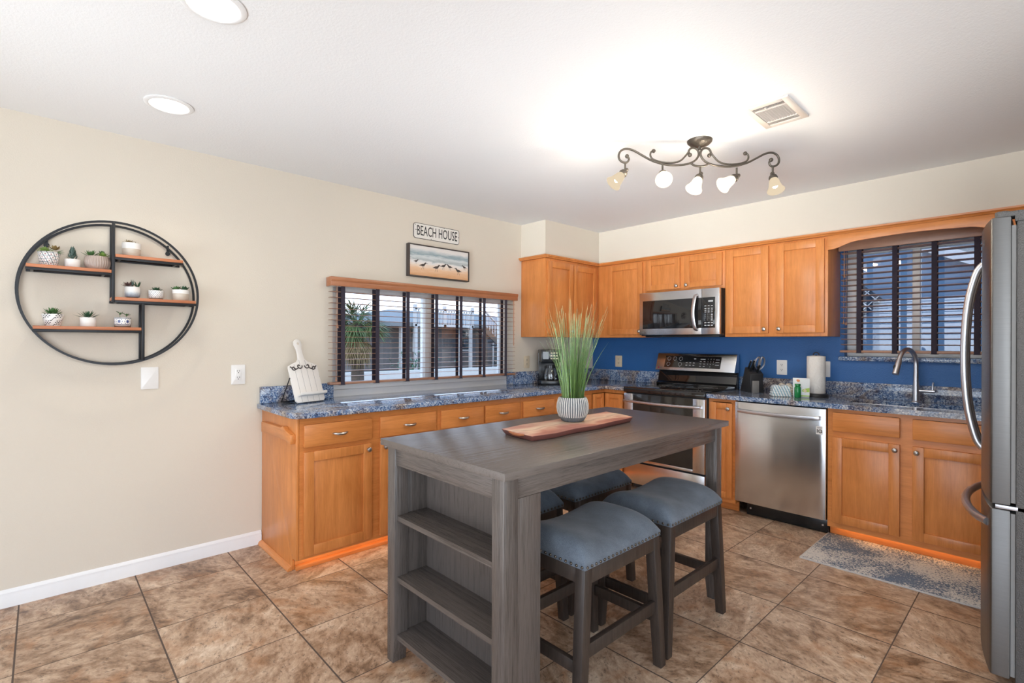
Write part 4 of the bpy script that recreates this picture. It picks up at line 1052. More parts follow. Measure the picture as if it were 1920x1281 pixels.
pt = part(r, 'pot', mb, 'ribbed', 0, 60)
t = NT('grass_blade'); sp = t.n('ShaderNodeSeparateXYZ', Vector=t.coord())
rn = t.noise(t.coord((90, 90, 3)), 3, 2)
t.bsdf(Base_Color=t.ramp(t.math('ADD', t.math('DIVIDE', sp.outputs[2], 0.6), t.math('MULTIPLY', t.math('SUBTRACT', rn, 0.5), 1.5)), [(0.0, (0.07, 0.13, 0.03)), (0.3, (0.15, 0.25, 0.06)), (0.5, (0.09, 0.17, 0.06)), (0.75, (0.20, 0.27, 0.11)), (1.0, (0.46, 0.36, 0.18))]), Roughness=0.45)
M['grass'] = t.m
mb = MB(); zt0 = z1 + 0.0985
for i in range(200):
    a = random.uniform(0, 2 * PI); rr = 0.052 * math.sqrt(random.random())
    bx_, by_ = PX + rr * math.cos(a), PY + rr * math.sin(a)
    L = random.uniform(0.22, 0.44) if i < 150 else random.uniform(0.36, 0.50)
    out = rr / 0.052 * random.uniform(0.02, 0.32) + random.uniform(0, 0.06)
    a2 = a + random.uniform(-0.5, 0.5)
    if i % 40 == 0: out = 0.6; L = 0.30
    wd = random.uniform(0.0012, 0.0027)
    sd = Vector((-math.sin(a2 + 0.8), math.cos(a2 + 0.8), 0)) * wd
    pts = []
    for k in range(6):
        u = k / 5; d = out * L * (u ** 1.5)
        pts.append(Vector((bx_ + d * math.cos(a2), by_ + d * math.sin(a2), zt0 + L * (u - 0.12 * out * u * u))))
    vs = []; th = Vector((math.cos(a2 + 0.8), math.sin(a2 + 0.8), 0)) * 0.0006
    for k, p in enumerate(pts):
        q = 1 - 0.92 * (k / 5) ** 2; vs += [p + sd * q, p + th, p - sd * q, p - th]
    mb.add(vs, [(k * 4 + j, k * 4 + (j + 1) % 4, k * 4 + 4 + (j + 1) % 4, k * 4 + 4 + j) for k in range(5) for j in range(4)] + [(0, 1, 2, 3), (20, 21, 22, 23)])
part(r, 'grass_foliage', mb, 'grass', 0, 0)

# ---------------------------------------------------------------- round wall shelf
SYc, SZc, SR = -4.219, 1.557, 0.374
r = thing('wall_shelf', 'round black metal wall shelf with four wooden boards holding small plants', 'wall shelf', (0.065, SYc, SZc - SR))
XA, XB = 0.122, 0.012
for (xx, rr) in ((XA, SR), (XB, SR)):
    pts = [(xx, SYc + rr * math.cos(2 * PI * i / 96), SZc + rr * math.sin(2 * PI * i / 96)) for i in range(96)]
    part(r, 'ring', MB().tube(pts, 0.0075, 4, closed=True), 'iron', 0, 30)
def chord_y(z): return math.sqrt(max(0, SR * SR - (z - SZc) ** 2))
def shelfboard(y0, y1, z):      # z = top of wood
    mb = MB(); mb.box(XB - 0.006, XA + 0.006, y0, y1, z - 0.016, z); bd = part(r, 'shelf_board', mb, 'shelf_wood', 0.001)
    mb = MB(); q = 0.006
    for xx in (XA, XB): mb.box(xx - q, xx + q, y0 - 0.002, y1 + 0.002, z - 0.029, z - 0.0165)
    for yy in (y0 + 0.02, y1 - 0.03): mb.box(XB + q, XA - q, yy - q, yy + q, z - 0.029, z - 0.0165)
    part(r, 'shelf_rail', mb, 'iron', 0.001)
Z1, Z2, Z3, Z4 = 1.679, 1.765, 1.538, 1.379
YV1, YV2 = -4.229, -4.101
shelfboard(SYc - chord_y(Z1) + 0.012, YV1 - 0.008, Z1)
shelfboard(YV1 + 0.008, SYc + chord_y(Z2) - 0.010, Z2)
shelfboard(YV1 - 0.006, SYc + chord_y(Z3) - 0.010, Z3)
shelfboard(SYc - chord_y(Z4) + 0.012, YV2 - 0.008, Z4)
for (yy, za, zb2) in ((YV1, Z3 - 0.028, SZc + chord_y(SYc + (YV1 - SYc)) if False else SZc + math.sqrt(SR ** 2 - (YV1 - SYc) ** 2)), (YV2, SZc - math.sqrt(SR ** 2 - (YV2 - SYc) ** 2), Z3 - 0.030)):
    mb = MB()
    for xx in (XA, XB): mb.box(xx - 0.0065, xx + 0.0065, yy - 0.0065, yy + 0.0065, za, zb2)
    part(r, 'upright', mb, 'iron', 0.001)
for yy, zz in ((SYc - 0.268, SZc + 0.262), (SYc + 0.246, SZc + 0.282)):
    mb = MB(); mb.cyl((0.0012, yy, zz - 0.028), (0.012, yy, zz - 0.028), 0.012, n=14); mb.box(0.004, 0.010, yy - 0.006, yy + 0.006, zz - 0.028, zz + 0.006); mb.cyl((0.0012, yy, zz + 0.012), (0.012, yy, zz + 0.012), 0.006, n=10)
    part(r, 'wall_bracket', mb, 'iron')

# small plants
def rosette(mb, c, n, L, W, t0, t1, T=0.3, curl=0.12, jit=0.15):
    for i in range(n):
        u = i / max(1, n - 1); a = i * 2.39996; tl = t0 + (t1 - t0) * u
        d = Vector((math.cos(a) * math.cos(tl), math.sin(a) * math.cos(tl), math.sin(tl)))
        l = L * (1 - 0.35 * u) * random.uniform(1 - jit, 1 + jit)
        mb.leaf(Vector(c) + d * 0.004, d, l, W, T, curl)
def pot(name, label, y, z, prof, mat, plants, cat='potted succulent', saucer=False, nlat=40, rfun=None, soil_r=0.03, x=0.066):
    z += 0.0006
    r = thing(name, label, cat, (x, y, z), 'small plants on the round wall shelf')
    T = Matrix.Translation((x, y, z))
    part(r, 'pot', MB().lathe(prof, nlat, T, rfun), mat, 0, 45)
    if saucer: part(r, 'pot_base', MB().lathe([(0, 0), (saucer, 0), (saucer, 0.008), (0, 0.008)], 32, T), 'pot_base')
    ht = max(p[1] for p in prof)
    for (fn, m) in plants:
        mb = MB(); fn(mb, Vector((x, y, z + ht))); part(r, 'succulent', mb, m, 0, 40)
    return r
def cup(rb, rt, h, wall=0.003, z0=0.0, belly=0.0):
    mid = (rb + rt) / 2 + belly
    return [(0, z0), (rb - 0.003, z0), (rb, z0 + 0.003), (mid, z0 + h * 0.5), (rt, z0 + h - 0.002), (rt - 0.001, z0 + h), (rt - wall, z0 + h - 0.001), (rt - wall - 0.001, z0 + h - 0.008), (0, z0 + h - 0.008)]
S = Vector
def f_ros(n, L, W, t0, t1, off=(0, 0, 0), **k): return lambda mb, c: rosette(mb, c + S(off), n, L, W, t0, t1, **k)
pot('succulent_lattice_pot', 'lime succulent spilling from white pot with dark lattice and red dots', -4.478, Z1, cup(0.034, 0.044, 0.068), pot_pattern('lattice_ceramic', 'lattice'),
    [(f_ros(26, 0.040, 0.012, 0.15, 1.3, (0, -0.014, -0.004)), 'leaf_lime'), (f_ros(14, 0.034, 0.016, 0.5, 1.4, (0.006, 0.022, 0.010)), 'leaf_olive'),
     (lambda mb, c: [mb.leaf(c + S((0.02, 0.02, -0.006)), S((0.35, 1, 0.12 + 0.22 * k)), 0.042, 0.006, 0.5, -0.1) for k in range(4)], 'leaf_green')])
def spiky(mb, c):
    for i in range(46):
        u = i / 45; a = i * 2.39996; hh = 0.004 + 0.052 * u; rr = 0.021 * (1 - u) ** 0.6
        d = S((math.cos(a), math.sin(a), 0.9 + 1.5 * u)); mb.leaf(c + S((rr * 0.6 * math.cos(a), rr * 0.6 * math.sin(a), hh - 0.006)), d, 0.020, 0.010, 0.3, 0.2)
pot('succulent_white_cup', 'sage cone-shaped succulent in a plain white cup, upper left board', -4.389, Z1, cup(0.031, 0.032, 0.043), 'pot_white', [(spiky, 'leaf_sage')])
pot('succulent_ribbed_pot', 'two green succulents in a wide ribbed taupe pot', -4.290, Z1, [(0, 0), (0.040, 0), (0.045, 0.004), (0.052, 0.022), (0.0535, 0.040), (0.050, 0.058), (0.047, 0.068), (0.044, 0.069), (0.043, 0.060), (0, 0.060)], 'pot_taupe',
    [(f_ros(18, 0.044, 0.012, 0.2, 1.3, (0, -0.026, -0.004)), 'leaf_green'), (f_ros(24, 0.032, 0.013, 0.1, 1.3, (0.004, 0.022, -0.002)), 'leaf_lime'), (f_ros(7, 0.026, 0.016, 0.7, 1.5, (-0.01, 0.018, 0.012)), 'leaf_green')],
    nlat=120, rfun=lambda rr, z, a: rr + (0.0014 * math.cos(30 * a) if 0.006 < z < 0.062 and rr > 0.04 else 0))
tt = pot_pattern('two_tone_ceramic', 'two_tone')
pot('succulent_large_white_pot', 'tan trailing succulent in a large white and beige banded pot, top board', -4.147, Z2, cup(0.040, 0.043, 0.072), tt, [(f_ros(26, 0.030, 0.006, 0.1, 0.9, (0, -0.010, -0.002)), 'leaf_olive'), (f_ros(10, 0.025, 0.005, 0.0, 0.6, (0.0, 0.012, -0.002)), 'leaf_olive')])
def tall(n, L, W, off, spread=0.5): return lambda mb, c: [mb.leaf(c + S(off), S((random.uniform(-spread, spread), random.uniform(-spread, spread), 1)), L * random.uniform(0.75, 1.1), W, 0.4, 0.05) for _ in range(n)]
pot('succulent_blue_dip_pot', 'mixed purple and green succulents in a white pot fading to grey blue', -4.142, Z3, [(0, 0.006), (0.030, 0.006), (0.034, 0.012), (0.035, 0.036), (0.034, 0.062), (0.031, 0.062), (0.030, 0.054), (0, 0.054)], pot_pattern('blue_dip_ceramic', 'blue_dip'),
    [(f_ros(20, 0.036, 0.011, 0.1, 1.2, (0, -0.018, 0.0)), 'leaf_red'), (tall(4, 0.045, 0.010, (0.004, 0.0, -0.004), 0.25), 'leaf_sage'), (tall(7, 0.046, 0.011, (0.0, 0.022, -0.006), 0.7), 'leaf_dark')], saucer=0.026)
pot('succulent_diamond_pot', 'green rosette in a short white pot with a grey diamond lattice', -4.036, Z3, cup(0.0345, 0.0355, 0.044, z0=0.006), pot_pattern('diamond_ceramic', 'diamond'), [(f_ros(26, 0.030, 0.014, 0.1, 1.3, (0, 0.002, -0.004)), 'leaf_dark')], saucer=0.033)
pot('succulent_banded_pot', 'broad-leaved green succulent in white and beige banded pot beside the ring edge', -3.919, Z3, cup(0.040, 0.042, 0.062), tt, [(f_ros(9, 0.034, 0.021, 0.3, 1.2, (0, -0.024, -0.004)), 'leaf_green'), (f_ros(12, 0.032, 0.020, 0.3, 1.3, (0.004, 0.018, -0.002)), 'leaf_dark')])
pot('succulent_flower_pot', 'pointed green rosette in white tapered pot with black flowers and squiggles', -4.463, Z4, cup(0.030, 0.043, 0.060), pot_pattern('flower_ceramic', 'flowers'), [(f_ros(28, 0.050, 0.014, 0.15, 1.35, (0, 0, -0.006)), 'leaf_green')])
pot('aloe_white_cup', 'dark spiky aloe in a plain white cup on the lowest board', -4.327, Z4, cup(0.033, 0.0335, 0.048), 'pot_white', [(f_ros(24, 0.056, 0.009, 0.15, 1.35, (0, 0, -0.006), curl=0.05), 'leaf_dark')])
def sprig(mb, c):
    for (o, hgt) in (((0, -0.012, 0), 0.026), ((0, 0.016, 0), 0.016)):
        mb.tube([c + S(o) - S((0, 0, 0.006)), c + S(o) + S((0, 0, hgt))], 0.0012, 6)
        for k in range(5):
            a = k * 1.3; mb.leaf(c + S(o) + S((0, 0, hgt * (0.5 + 0.12 * k))), S((math.cos(a) * 0.5, math.sin(a), 0.35)), 0.022, 0.010, 0.3, 0.1)
pot('sprig_floral_pot', 'small leafy sprig in short white pot with blue floral print', -4.184, Z4, cup(0.0365, 0.037, 0.045, z0=0.008), pot_pattern('blue_floral_ceramic', 'blue_floral'), [(sprig, 'leaf_green')], saucer=0.035)

# ---------------------------------------------------------------- plates and outlets
def rrect(u0, u1, v0, v1, r, n=4):
    pts = []
    for (cx, cy, a0) in ((u1 - r, v0 + r, -PI / 2), (u1 - r, v1 - r, 0), (u0 + r, v1 - r, PI / 2), (u0 + r, v0 + r, PI)):
        for k in range(n + 1):
            a = a0 + (PI / 2) * k / n; pts.append((cx + r * math.cos(a), cy + r * math.sin(a)))
    return pts
def wall_plate(name, label, cat, T, wd, ht, mat, sockets=True, decora=False, group=None):
    # T maps (u, out, z) local to world, centre at origin
    r = thing(name, label, cat, T @ Vector((0, 0, 0)), group)
    mb = MB(); mb.prism(rrect(-wd / 2, wd / 2, -ht / 2, ht / 2, 0.004), 'y', 0.0006, 0.006, T); part(r, 'cover_plate', mb, mat, 0.0015)
    if sockets:
        mb = MB()
        if decora: mb.box(-0.017, 0.017, 0.006, 0.0075, -0.034, 0.034, T)
        else:
            for zc in (-0.02, 0.02): mb.prism(rrect(-0.016, 0.016, zc - 0.014, zc + 0.014, 0.008), 'y', 0.006, 0.0075, T)
        rc = part(r, 'receptacle', mb, mat, 0.0005)
        mb = MB()
        for zc in (-0.02, 0.02):
            for u in (-0.006, 0.006): mb.box(u - 0.0013, u + 0.0013, 0.0075, 0.0078, zc - 0.002, zc + 0.008, T)
            mb.box(-0.0025, 0.0025, 0.0075, 0.0078, zc - 0.010, zc - 0.005, T)
        part(rc, 'socket_slot', mb, 'black_mark', 0, 0)
    return r
TWx = lambda y, z: Matrix.Translation((0.0, y, z)) @ face_px(0.0)
TWy = lambda x, z: Matrix.Translation((x, 0.0, z)) @ face_my(0.0)
wall_plate('blank_wall_plate', 'plain white blank plate below the round shelf', 'wall plate', TWx(-4.055, 1.096), 0.082, 0.125, 'plate', False)
wall_plate('power_outlet', 'white outlet on the bare left wall beside the counter end', 'outlet', TWx(-3.600, 1.098), 0.080, 0.122, 'plate', True, True)
wall_plate('power_outlet', 'beige outlet on the window wall beside the coffee maker', 'outlet', TWx(-1.045, 1.118), 0.075, 0.12, 'ivory')
wall_plate('power_outlet', 'beige outlet on the navy wall left of the range', 'outlet', TWy(0.349, 1.113), 0.085, 0.12, 'ivory')
wall_plate('power_outlet', 'beige outlet on the navy wall behind the striped dishcloths', 'outlet', TWy(1.969, 1.109), 0.080, 0.122, 'plate')
wall_plate('power_outlet', 'white switch and outlet plate half hidden behind the paper towel roll', 'outlet', TWy(2.262, 1.107), 0.118, 0.122, 'plate')

# ---------------------------------------------------------------- sign and picture
r = thing('wall_sign', 'white BEACH HOUSE sign on the wall above the shorebird picture', 'sign', (0.004, -2.101, 2.208))
SG = Matrix(((0, 0, 1, 0.0), (1, 0, 0, -2.1015), (0, 1, 0, 2.2085), (0, 0, 0, 1)))   # x -> +y, y -> +z, z -> +x
mb = MB(); mb.prism(rrect(-0.2285, 0.2285, -0.0625, 0.0625, 0.022, 6), 'z', 0.0008, 0.005, SG); part(r, 'plate', mb, 'frame_dark', 0.0005)
mb = MB(); mb.prism(rrect(-0.2245, 0.2245, -0.0585, 0.0585, 0.019, 6), 'z', 0.005, 0.0056, SG); part(r, 'face', mb, 'sign_white', 0)
mb = MB(); text_into(mb, 'BEACH HOUSE', 0.112, SG @ Matrix.Translation((0.004, 0.0, 0.0058)), 0.545, 0.0003, bold=0.0006)
mb.box(-0.212, -0.200, 0.004, 0.008, 0.0056, 0.0062, SG)
part(r, 'lettering', mb, 'black_mark', 0, 0)
mb = MB()
for (u, v) in ((-0.212, 0.047), (0.07, 0.054), (0.221, 0.0), (-0.06, -0.054)): mb.sphere(SG @ Vector((u, v, 0.0058)), 0.0035, 6)
part(r, 'wear_spot', mb, 'frame_dark')
r = thing('framed_picture', 'dark framed shorebird beach picture hung above the window blind', 'picture', (0.02, -2.092, 1.832))
PY0, PY1, PZ0, PZ1 = -2.394, -1.790, 1.832, 2.092
mb = MB(); f = 0.010
mb.box(0.001, 0.042, PY0, PY0 + f, PZ0, PZ1); mb.box(0.001, 0.042, PY1 - f, PY1, PZ0, PZ1); mb.box(0.001, 0.042, PY0 + f, PY1 - f, PZ0, PZ0 + f); mb.box(0.001, 0.042, PY0 + f, PY1 - f, PZ1 - f, PZ1)
part(r, 'picture_frame', mb, 'frame_dark', 0.001)
cv = part(r, 'canvas', MB().box(0.002, 0.036, PY0 + f, PY1 - f, PZ0 + f, PZ1 - f), 'art')
mb = MB()
def bird(y, z, s, flip=1):
    BT = Matrix(((0, 0, 1, 0.0362), (flip * s, 0, 0, y), (0, s, 0, z), (0, 0, 0, 1)))
    body = [(-0.030, -0.002), (-0.018, 0.004), (-0.006, 0.010), (0.006, 0.012), (0.014, 0.018), (0.019, 0.022), (0.024, 0.020), (0.040, 0.014), (0.024, 0.016), (0.018, 0.008), (0.010, -0.003), (-0.004, -0.005), (-0.016, -0.002)]
    mb.prism(body, 'z', 0.0, 0.0004, BT)
    for (a, bb) in ((-0.002, -0.010), (0.004, 0.006)): mb.prism([(a - 0.0008, -0.004), (a + 0.0008, -0.004), (bb + 0.0008, -0.024), (bb - 0.0008, -0.024)], 'z', 0.0, 0.0003, BT)
for (y, z, s, fl) in ((-2.325, 1.952, 0.85, 1), (-2.26, 1.925, 1.25, 1), (-2.13, 1.918, 1.35, 1), (-2.06, 1.938, 1.15, 1), (-1.995, 1.938, 1.1, -1), (-1.905, 1.912, 1.3, -1), (-1.84, 1.950, 0.95, -1)):
    bird(y, z, s, fl)
part(cv, 'painted_bird', mb, 'frame_dark', 0, 0)

# ---------------------------------------------------------------- recipe board
r = thing('recipe_board', 'white planked recipe stand shaped like a paddle on the counter end', 'recipe stand', (0.13, -3.185, CT))
lean = 0.36; yw = 0.28
BB = (Matrix.Translation((0.170, -3.213, CT + 0.004)) @ Matrix.Rotation(yw, 4, 'Z') @ Matrix(((0, 0, 1, 0), (1, 0, 0, 0), (0, 1, 0, 0), (0, 0, 0, 1))) @ Matrix.Rotation(-lean, 4, 'X') @ Matrix.Scale(1.10, 4))
# BB local: x across (+y world), y up along the board, z out of the board
pts = [(-0.088, 0.0)] + [(0.088, 0.0), (0.100, 0.012), (0.100, 0.215), (0.096, 0.228), (0.070, 0.240), (0.038, 0.252), (0.022, 0.268), (0.017, 0.300), (0.018, 0.335), (0.026, 0.362), (0.024, 0.382), (0.012, 0.394), (0, 0.397),
       (-0.012, 0.394), (-0.024, 0.382), (-0.026, 0.362), (-0.018, 0.335), (-0.017, 0.300), (-0.022, 0.268), (-0.038, 0.252), (-0.070, 0.240), (-0.096, 0.228), (-0.100, 0.215), (-0.100, 0.012)]
bd = part(r, 'board', MB().prism(pts, 'z', 0.0, 0.012, BB), 'board_white', 0.0015)
mb = MB()
for u in (-0.06, -0.02, 0.02, 0.06): mb.box(u - 0.0007, u + 0.0007, 0.004, 0.236 if abs(u) > 0.03 else 0.262, 0.0119, 0.0123, BB)
part(bd, 'plank_groove', mb, 'gasket', 0, 0)
part(bd, 'hang_hole', MB().cyl(BB @ Vector((0, 0.368, 0.0118)), BB @ Vector((0, 0.368, 0.0124)), 0.009, n=16), 'wall', 0, 0)
mb = MB()
for s_ in (-1, 1):
    for pl in ([(0.008, 0.226), (0.012, 0.214), (0.024, 0.209), (0.036, 0.215), (0.038, 0.226), (0.030, 0.231), (0.025, 0.224)], [(0.036, 0.214), (0.050, 0.206), (0.062, 0.210), (0.068, 0.219), (0.080, 0.214), (0.090, 0.222)], [(0.052, 0.207), (0.064, 0.200), (0.076, 0.203), (0.079, 0.212)]):
        mb.tube([BB @ Vector((s_ * u, v, 0.0135)) for u, v in smooth_path([(*q, 0) for q in pl], 4) for u, v in [(u, v)]] if False else [BB @ Vector((s_ * q.x, q.y, 0.0135)) for q in smooth_path([(*q, 0) for q in pl], 4)], 0.0038, 6)
part(r, 'scroll_ornament', mb, 'frame_dark')
part(r, 'ledge', MB().prism([(0.0125, 0.036), (0.048, 0.036), (0.052, 0.052), (0.044, 0.052), (0.042, 0.044), (0.0125, 0.044)], 'x', -0.084, 0.098, BB @ Matrix(((1, 0, 0, 0), (0, 0, 1, 0), (0, 1, 0, 0), (0, 0, 0, 1)))), 'board_white', 0.001)
mb = MB()
for s_ in (-1, 1):
    a = BB @ Vector((s_ * 0.103, 0.155, 0.006)); a2 = BB @ Vector((s_ * 0.090, 0.155, -0.002))
    f2 = BB @ Vector((s_ * 0.103, 0.0, 0.0)); foot = Vector((0.034, a.y - 0.012, CT + 0.004))
    mb.tube([a2, a, foot], 0.0032, 6); mb.tube([foot, Vector((f2.x - 0.02, f2.y, CT + 0.0035))], 0.0032, 6)
ya, yb = (BB @ Vector((-0.103, 0.155, 0.006))).y - 0.012, (BB @ Vector((0.103, 0.155, 0.006))).y - 0.012
mb.tube([(0.034, ya, CT + 0.004), (0.034, yb, CT + 0.004)], 0.0032, 6)
part(r, 'easel_wire', mb, 'iron')

# ---------------------------------------------------------------- things on the counters
# coffee maker, turned towards the room
CMx, CMy = 0.190, -0.915
CM = Matrix.Translation((CMx, CMy, CT + 0.0006)) @ Matrix.Rotation(math.radians(-38), 4, 'Z')     # local +x is the front
r = thing('coffee_maker', 'black drip coffee maker standing in the corner below the wall cabinet', 'coffee maker', (CMx, CMy, CT))
mb = MB(); mb.box(-0.12, 0.12, -0.10, 0.10, 0, 0.042, CM); part(r, 'base', mb, 'black_plastic', 0.006)
mb = MB(); mb.box(-0.12, -0.02, -0.10, 0.10, 0.0425, 0.215, CM); part(r, 'tower', mb, 'black_plastic', 0.006)
mb = MB(); mb.box(-0.12, 0.115, -0.10, 0.10, 0.2155, 0.335, CM); hd = part(r, 'head', mb, 'black_plastic', 0.010)
mb = MB()
for i in range(3):
    for j in range(3): mb.box(0.1155, 0.117, -0.012 + 0.026 * j, 0.006 + 0.026 * j, 0.245 + 0.026 * i, 0.257 + 0.026 * i, CM)
part(hd, 'buttons', mb, 'ivory')
part(hd, 'display', MB().box(0.1155, 0.1165, -0.085, -0.03, 0.245, 0.315, CM), 'black_glass')
part(r, 'water_gauge', MB().box(-0.075, -0.060, -0.1015, -0.1002, 0.10, 0.30, CM), 'grey_mark', 0.0004)
ca = part(r, 'carafe', MB().lathe([(0.0, 0.0), (0.052, 0.0), (0.060, 0.010), (0.062, 0.045), (0.054, 0.090), (0.044, 0.115), (0.046, 0.130)], 32, CM @ Matrix.Translation((0.048, 0, 0.044))), 'carafe')
part(ca, 'carafe_band', MB().lathe([(0.047, 0.112), (0.050, 0.114), (0.050, 0.140), (0.0, 0.142)], 28, CM @ Matrix.Translation((0.048, 0, 0.044))), 'black_plastic')
part(ca, 'carafe_handle', MB().tube([CM @ Vector(q) for q in smooth_path([(0.085, 0.030, 0.165), (0.118, 0.052, 0.162), (0.122, 0.056, 0.115), (0.100, 0.042, 0.070)], 5)], 0.009, 8), 'black_plastic')
# knife block
KX, KY = 1.812, -0.205
r = thing('knife_block', 'black slanted knife block with knives and shears beside the range', 'knife block', (KX, KY, CT))
KB = Matrix.Translation((KX, KY, CT + 0.0006)) @ Matrix.Rotation(math.radians(52), 4, 'Z')        # block leans along local -y
mb = MB(); mb.prism([(-0.075, 0.0), (0.095, 0.0), (0.020, 0.205), (-0.065, 0.150), (-0.060, 0.10)], 'x', -0.055, 0.055, KB); bl = part(r, 'block', mb, 'black_matte', 0.003)
mb = MB(); mb.box(-0.052, -0.0, -0.094, -0.0755, 0.0, 0.098, KB); part(r, 'front_pad', mb, 'gasket', 0.002)
dirk = Vector((0, -0.54, 0.84)).normalized()
for i, (u, v) in enumerate([(-0.035, 0.2), (-0.035, 0.55), (-0.005, 0.35), (0.012, 0.75), (0.034, 0.3)]):
    p0 = Vector((u, 0.020 - 0.085 * v, 0.205 - 0.055 * v)); L = 0.075 if i != 1 else 0.105
    mb = MB(); mb.tube([KB @ (p0 - dirk * 0.006), KB @ (p0 + dirk * L * 0.5), KB @ (p0 + dirk * L)], [0.008, 0.010, 0.009], 8, flat=(0.7, 1.2))
    k_ = part(r, 'knife_handle', mb, 'black_plastic')
    part(k_, 'rivet', MB().sphere(KB @ (p0 + dirk * L), 0.0058, 6), 'chrome')
mb = MB(); sc_ = Vector((0.030, -0.030, 0.180))
for s_ in (-1, 1):
    lp = [(0.0, 0.0), (0.026 * s_, 0.020), (0.040 * s_, 0.055), (0.032 * s_, 0.095), (0.010 * s_, 0.106), (0.005 * s_, 0.06), (0.004 * s_, 0.012)]
    mb.tube([KB @ (sc_ + Vector((q.x, q.y * -0.35, q.y))) for q in smooth_path([(*q, 0) for q in lp], 4)], 0.0070, 8)
part(r, 'shears', mb, 'chrome')
# dishcloths
t = NT('striped_cloth'); sp = t.n('ShaderNodeSeparateXYZ', Vector=t.coord((1, 1, 1)))
st = t.math('LESS_THAN', t.math('FRACT', t.math('MULTIPLY', t.math('ADD', sp.outputs[0], t.math('MULTIPLY', sp.outputs[2], 0.4)), 62)), 0.38)
t.bsdf(Base_Color=t.mix(st, (0.80, 0.82, 0.82), (0.24, 0.42, 0.52)), Roughness=0.9); M['cloth_blue'] = t.m
t = NT('beige_striped_cloth'); sp = t.n('ShaderNodeSeparateXYZ', Vector=t.coord((1, 1, 1)))
st = t.math('LESS_THAN', t.math('FRACT', t.math('MULTIPLY', t.math('ADD', sp.outputs[1], t.math('MULTIPLY', sp.outputs[2], 0.5)), 90)), 0.3)
t.bsdf(Base_Color=t.mix(st, (0.74, 0.68, 0.58), (0.40, 0.33, 0.25)), Roughness=0.9); M['cloth_beige'] = t.m
def folded(name, label, cx, cy, w, d, h, rot, mat, top):
    T = Matrix.Translation((cx, cy, CT + 0.0008)) @ Matrix.Rotation(rot, 4, 'Z'); mb = MB()
    for i in range(3):
        z0 = i * h * 0.22; k = 1 - 0.05 * i
        pr = [(-w / 2 * k, z0), (w / 2 * k, z0), (w / 2 * k + 0.006, z0 + h * 0.1), (w / 2 * k, z0 + h * 0.215), (-w / 2 * k, z0 + h * 0.215), (-w / 2 * k - 0.006, z0 + h * 0.1)]
        mb.prism(pr, 'y', -d / 2 * k, d / 2 * k, T)
    n = 16
    for j in range(top):
        cx2 = (j - (top - 1) / 2) * w * 0.46
        pr = [(cx2 + 0.27 * w * math.cos(PI * i / n), h * 0.655 + h * 0.38 * math.sin(PI * i / n) * (1 + 0.06 * math.cos(9 * i))) for i in range(n + 1)]
        mb.prism(pr, 'y', -d / 2 * 0.9, d / 2 * 0.86, T)
    solo(name, mb, mat, label, 'dishcloth', 'dishcloths beside the green bottle', 0.004, 60)
folded('dishcloth', 'blue and white striped dishcloth folded beside the green bottle', 2.092, -0.400, 0.125, 0.10, 0.082, 0.55, 'cloth_blue', 2)
folded('dishcloth', 'beige striped dishcloth bundled just behind the blue and white one', 2.082, -0.262, 0.105, 0.09, 0.088, 0.3, 'cloth_beige', 2)
# bottle
M['green_plastic'] = plain('green_liquid_plastic', (0.015, 0.23, 0.06), 0.15)
M['lime_print'] = plain('lime_print', (0.42, 0.62, 0.10), 0.5)
M['pouch_white'] = plain('pouch_film', (0.78, 0.82, 0.82), 0.3)
M['orange_print'] = plain('orange_print', (0.85, 0.30, 0.12), 0.5)
M['cream_print'] = plain('cream_print', (0.80, 0.70, 0.45), 0.5)
BX, BYy = 2.213, -0.402
r = thing('soap_bottle', 'small green soap bottle standing in front of the printed pouch', 'bottle', (BX, BYy, CT))
part(r, 'bottle', MB().lathe([(0, 0), (0.020, 0), (0.022, 0.003), (0.022, 0.070), (0.019, 0.080), (0.012, 0.085), (0, 0.085)], 24, Matrix.Translation((BX, BYy, CT + 0.0006))), 'green_plastic')
part(r, 'cap', MB().lathe([(0, 0.0855), (0.019, 0.0855), (0.020, 0.098), (0.018, 0.102), (0, 0.102)], 24, Matrix.Translation((BX, BYy, CT + 0.0006))), 'green_plastic')
PXc, PYc = 2.222, -0.352
r = thing('printed_pouch', 'white printed stand-up pouch between the dishcloths and the paper towel', 'pouch', (PXc, PYc, CT))
PM = Matrix.Translation((PXc, PYc, CT + 0.0006)) @ Matrix.Rotation(math.radians(16), 4, 'Z')
mb = MB(); vs = []
for (z, dd_, ww) in ((0.0, 0.020, 0.052), (0.02, 0.022, 0.054), (0.07, 0.014, 0.054), (0.125, 0.005, 0.055), (0.142, 0.0012, 0.055)):
    vs += [(-ww, -dd_, z), (ww, -dd_, z), (ww, dd_, z), (-ww, dd_, z)]
mb.add(vs, [(0, 1, 2, 3), (16, 17, 18, 19)] + [(i * 4 + k, i * 4 + (k + 1) % 4, i * 4 + 4 + (k + 1) % 4, i * 4 + 4 + k) for i in range(4) for k in range(4)], PM)
pb_ = part(r, 'pouch', mb, 'pouch_white', 0.001, 40)
mb = MB(); q = [(-0.010, -0.0226, 0.008), (0.053, -0.0226, 0.008), (0.053, -0.0150, 0.072), (0.010, -0.0162, 0.060)]
mb.add(q + [(x, y + 0.002, z) for x, y, z in q], [(0, 1, 2, 3), (4, 5, 6, 7), (0, 1, 5, 4), (1, 2, 6, 5), (2, 3, 7, 6), (3, 0, 4, 7)], PM); part(pb_, 'print_patch', mb, 'lime_print', 0, 0, 'lime green printed corner')
mb = MB(); mb.sphere(PM @ Vector((-0.022, -0.006, 0.122)), 0.012, 8, (1.2, 0.25, 0.8)); part(pb_, 'print_patch', mb, 'orange_print', 0, 40, 'orange printed spot')
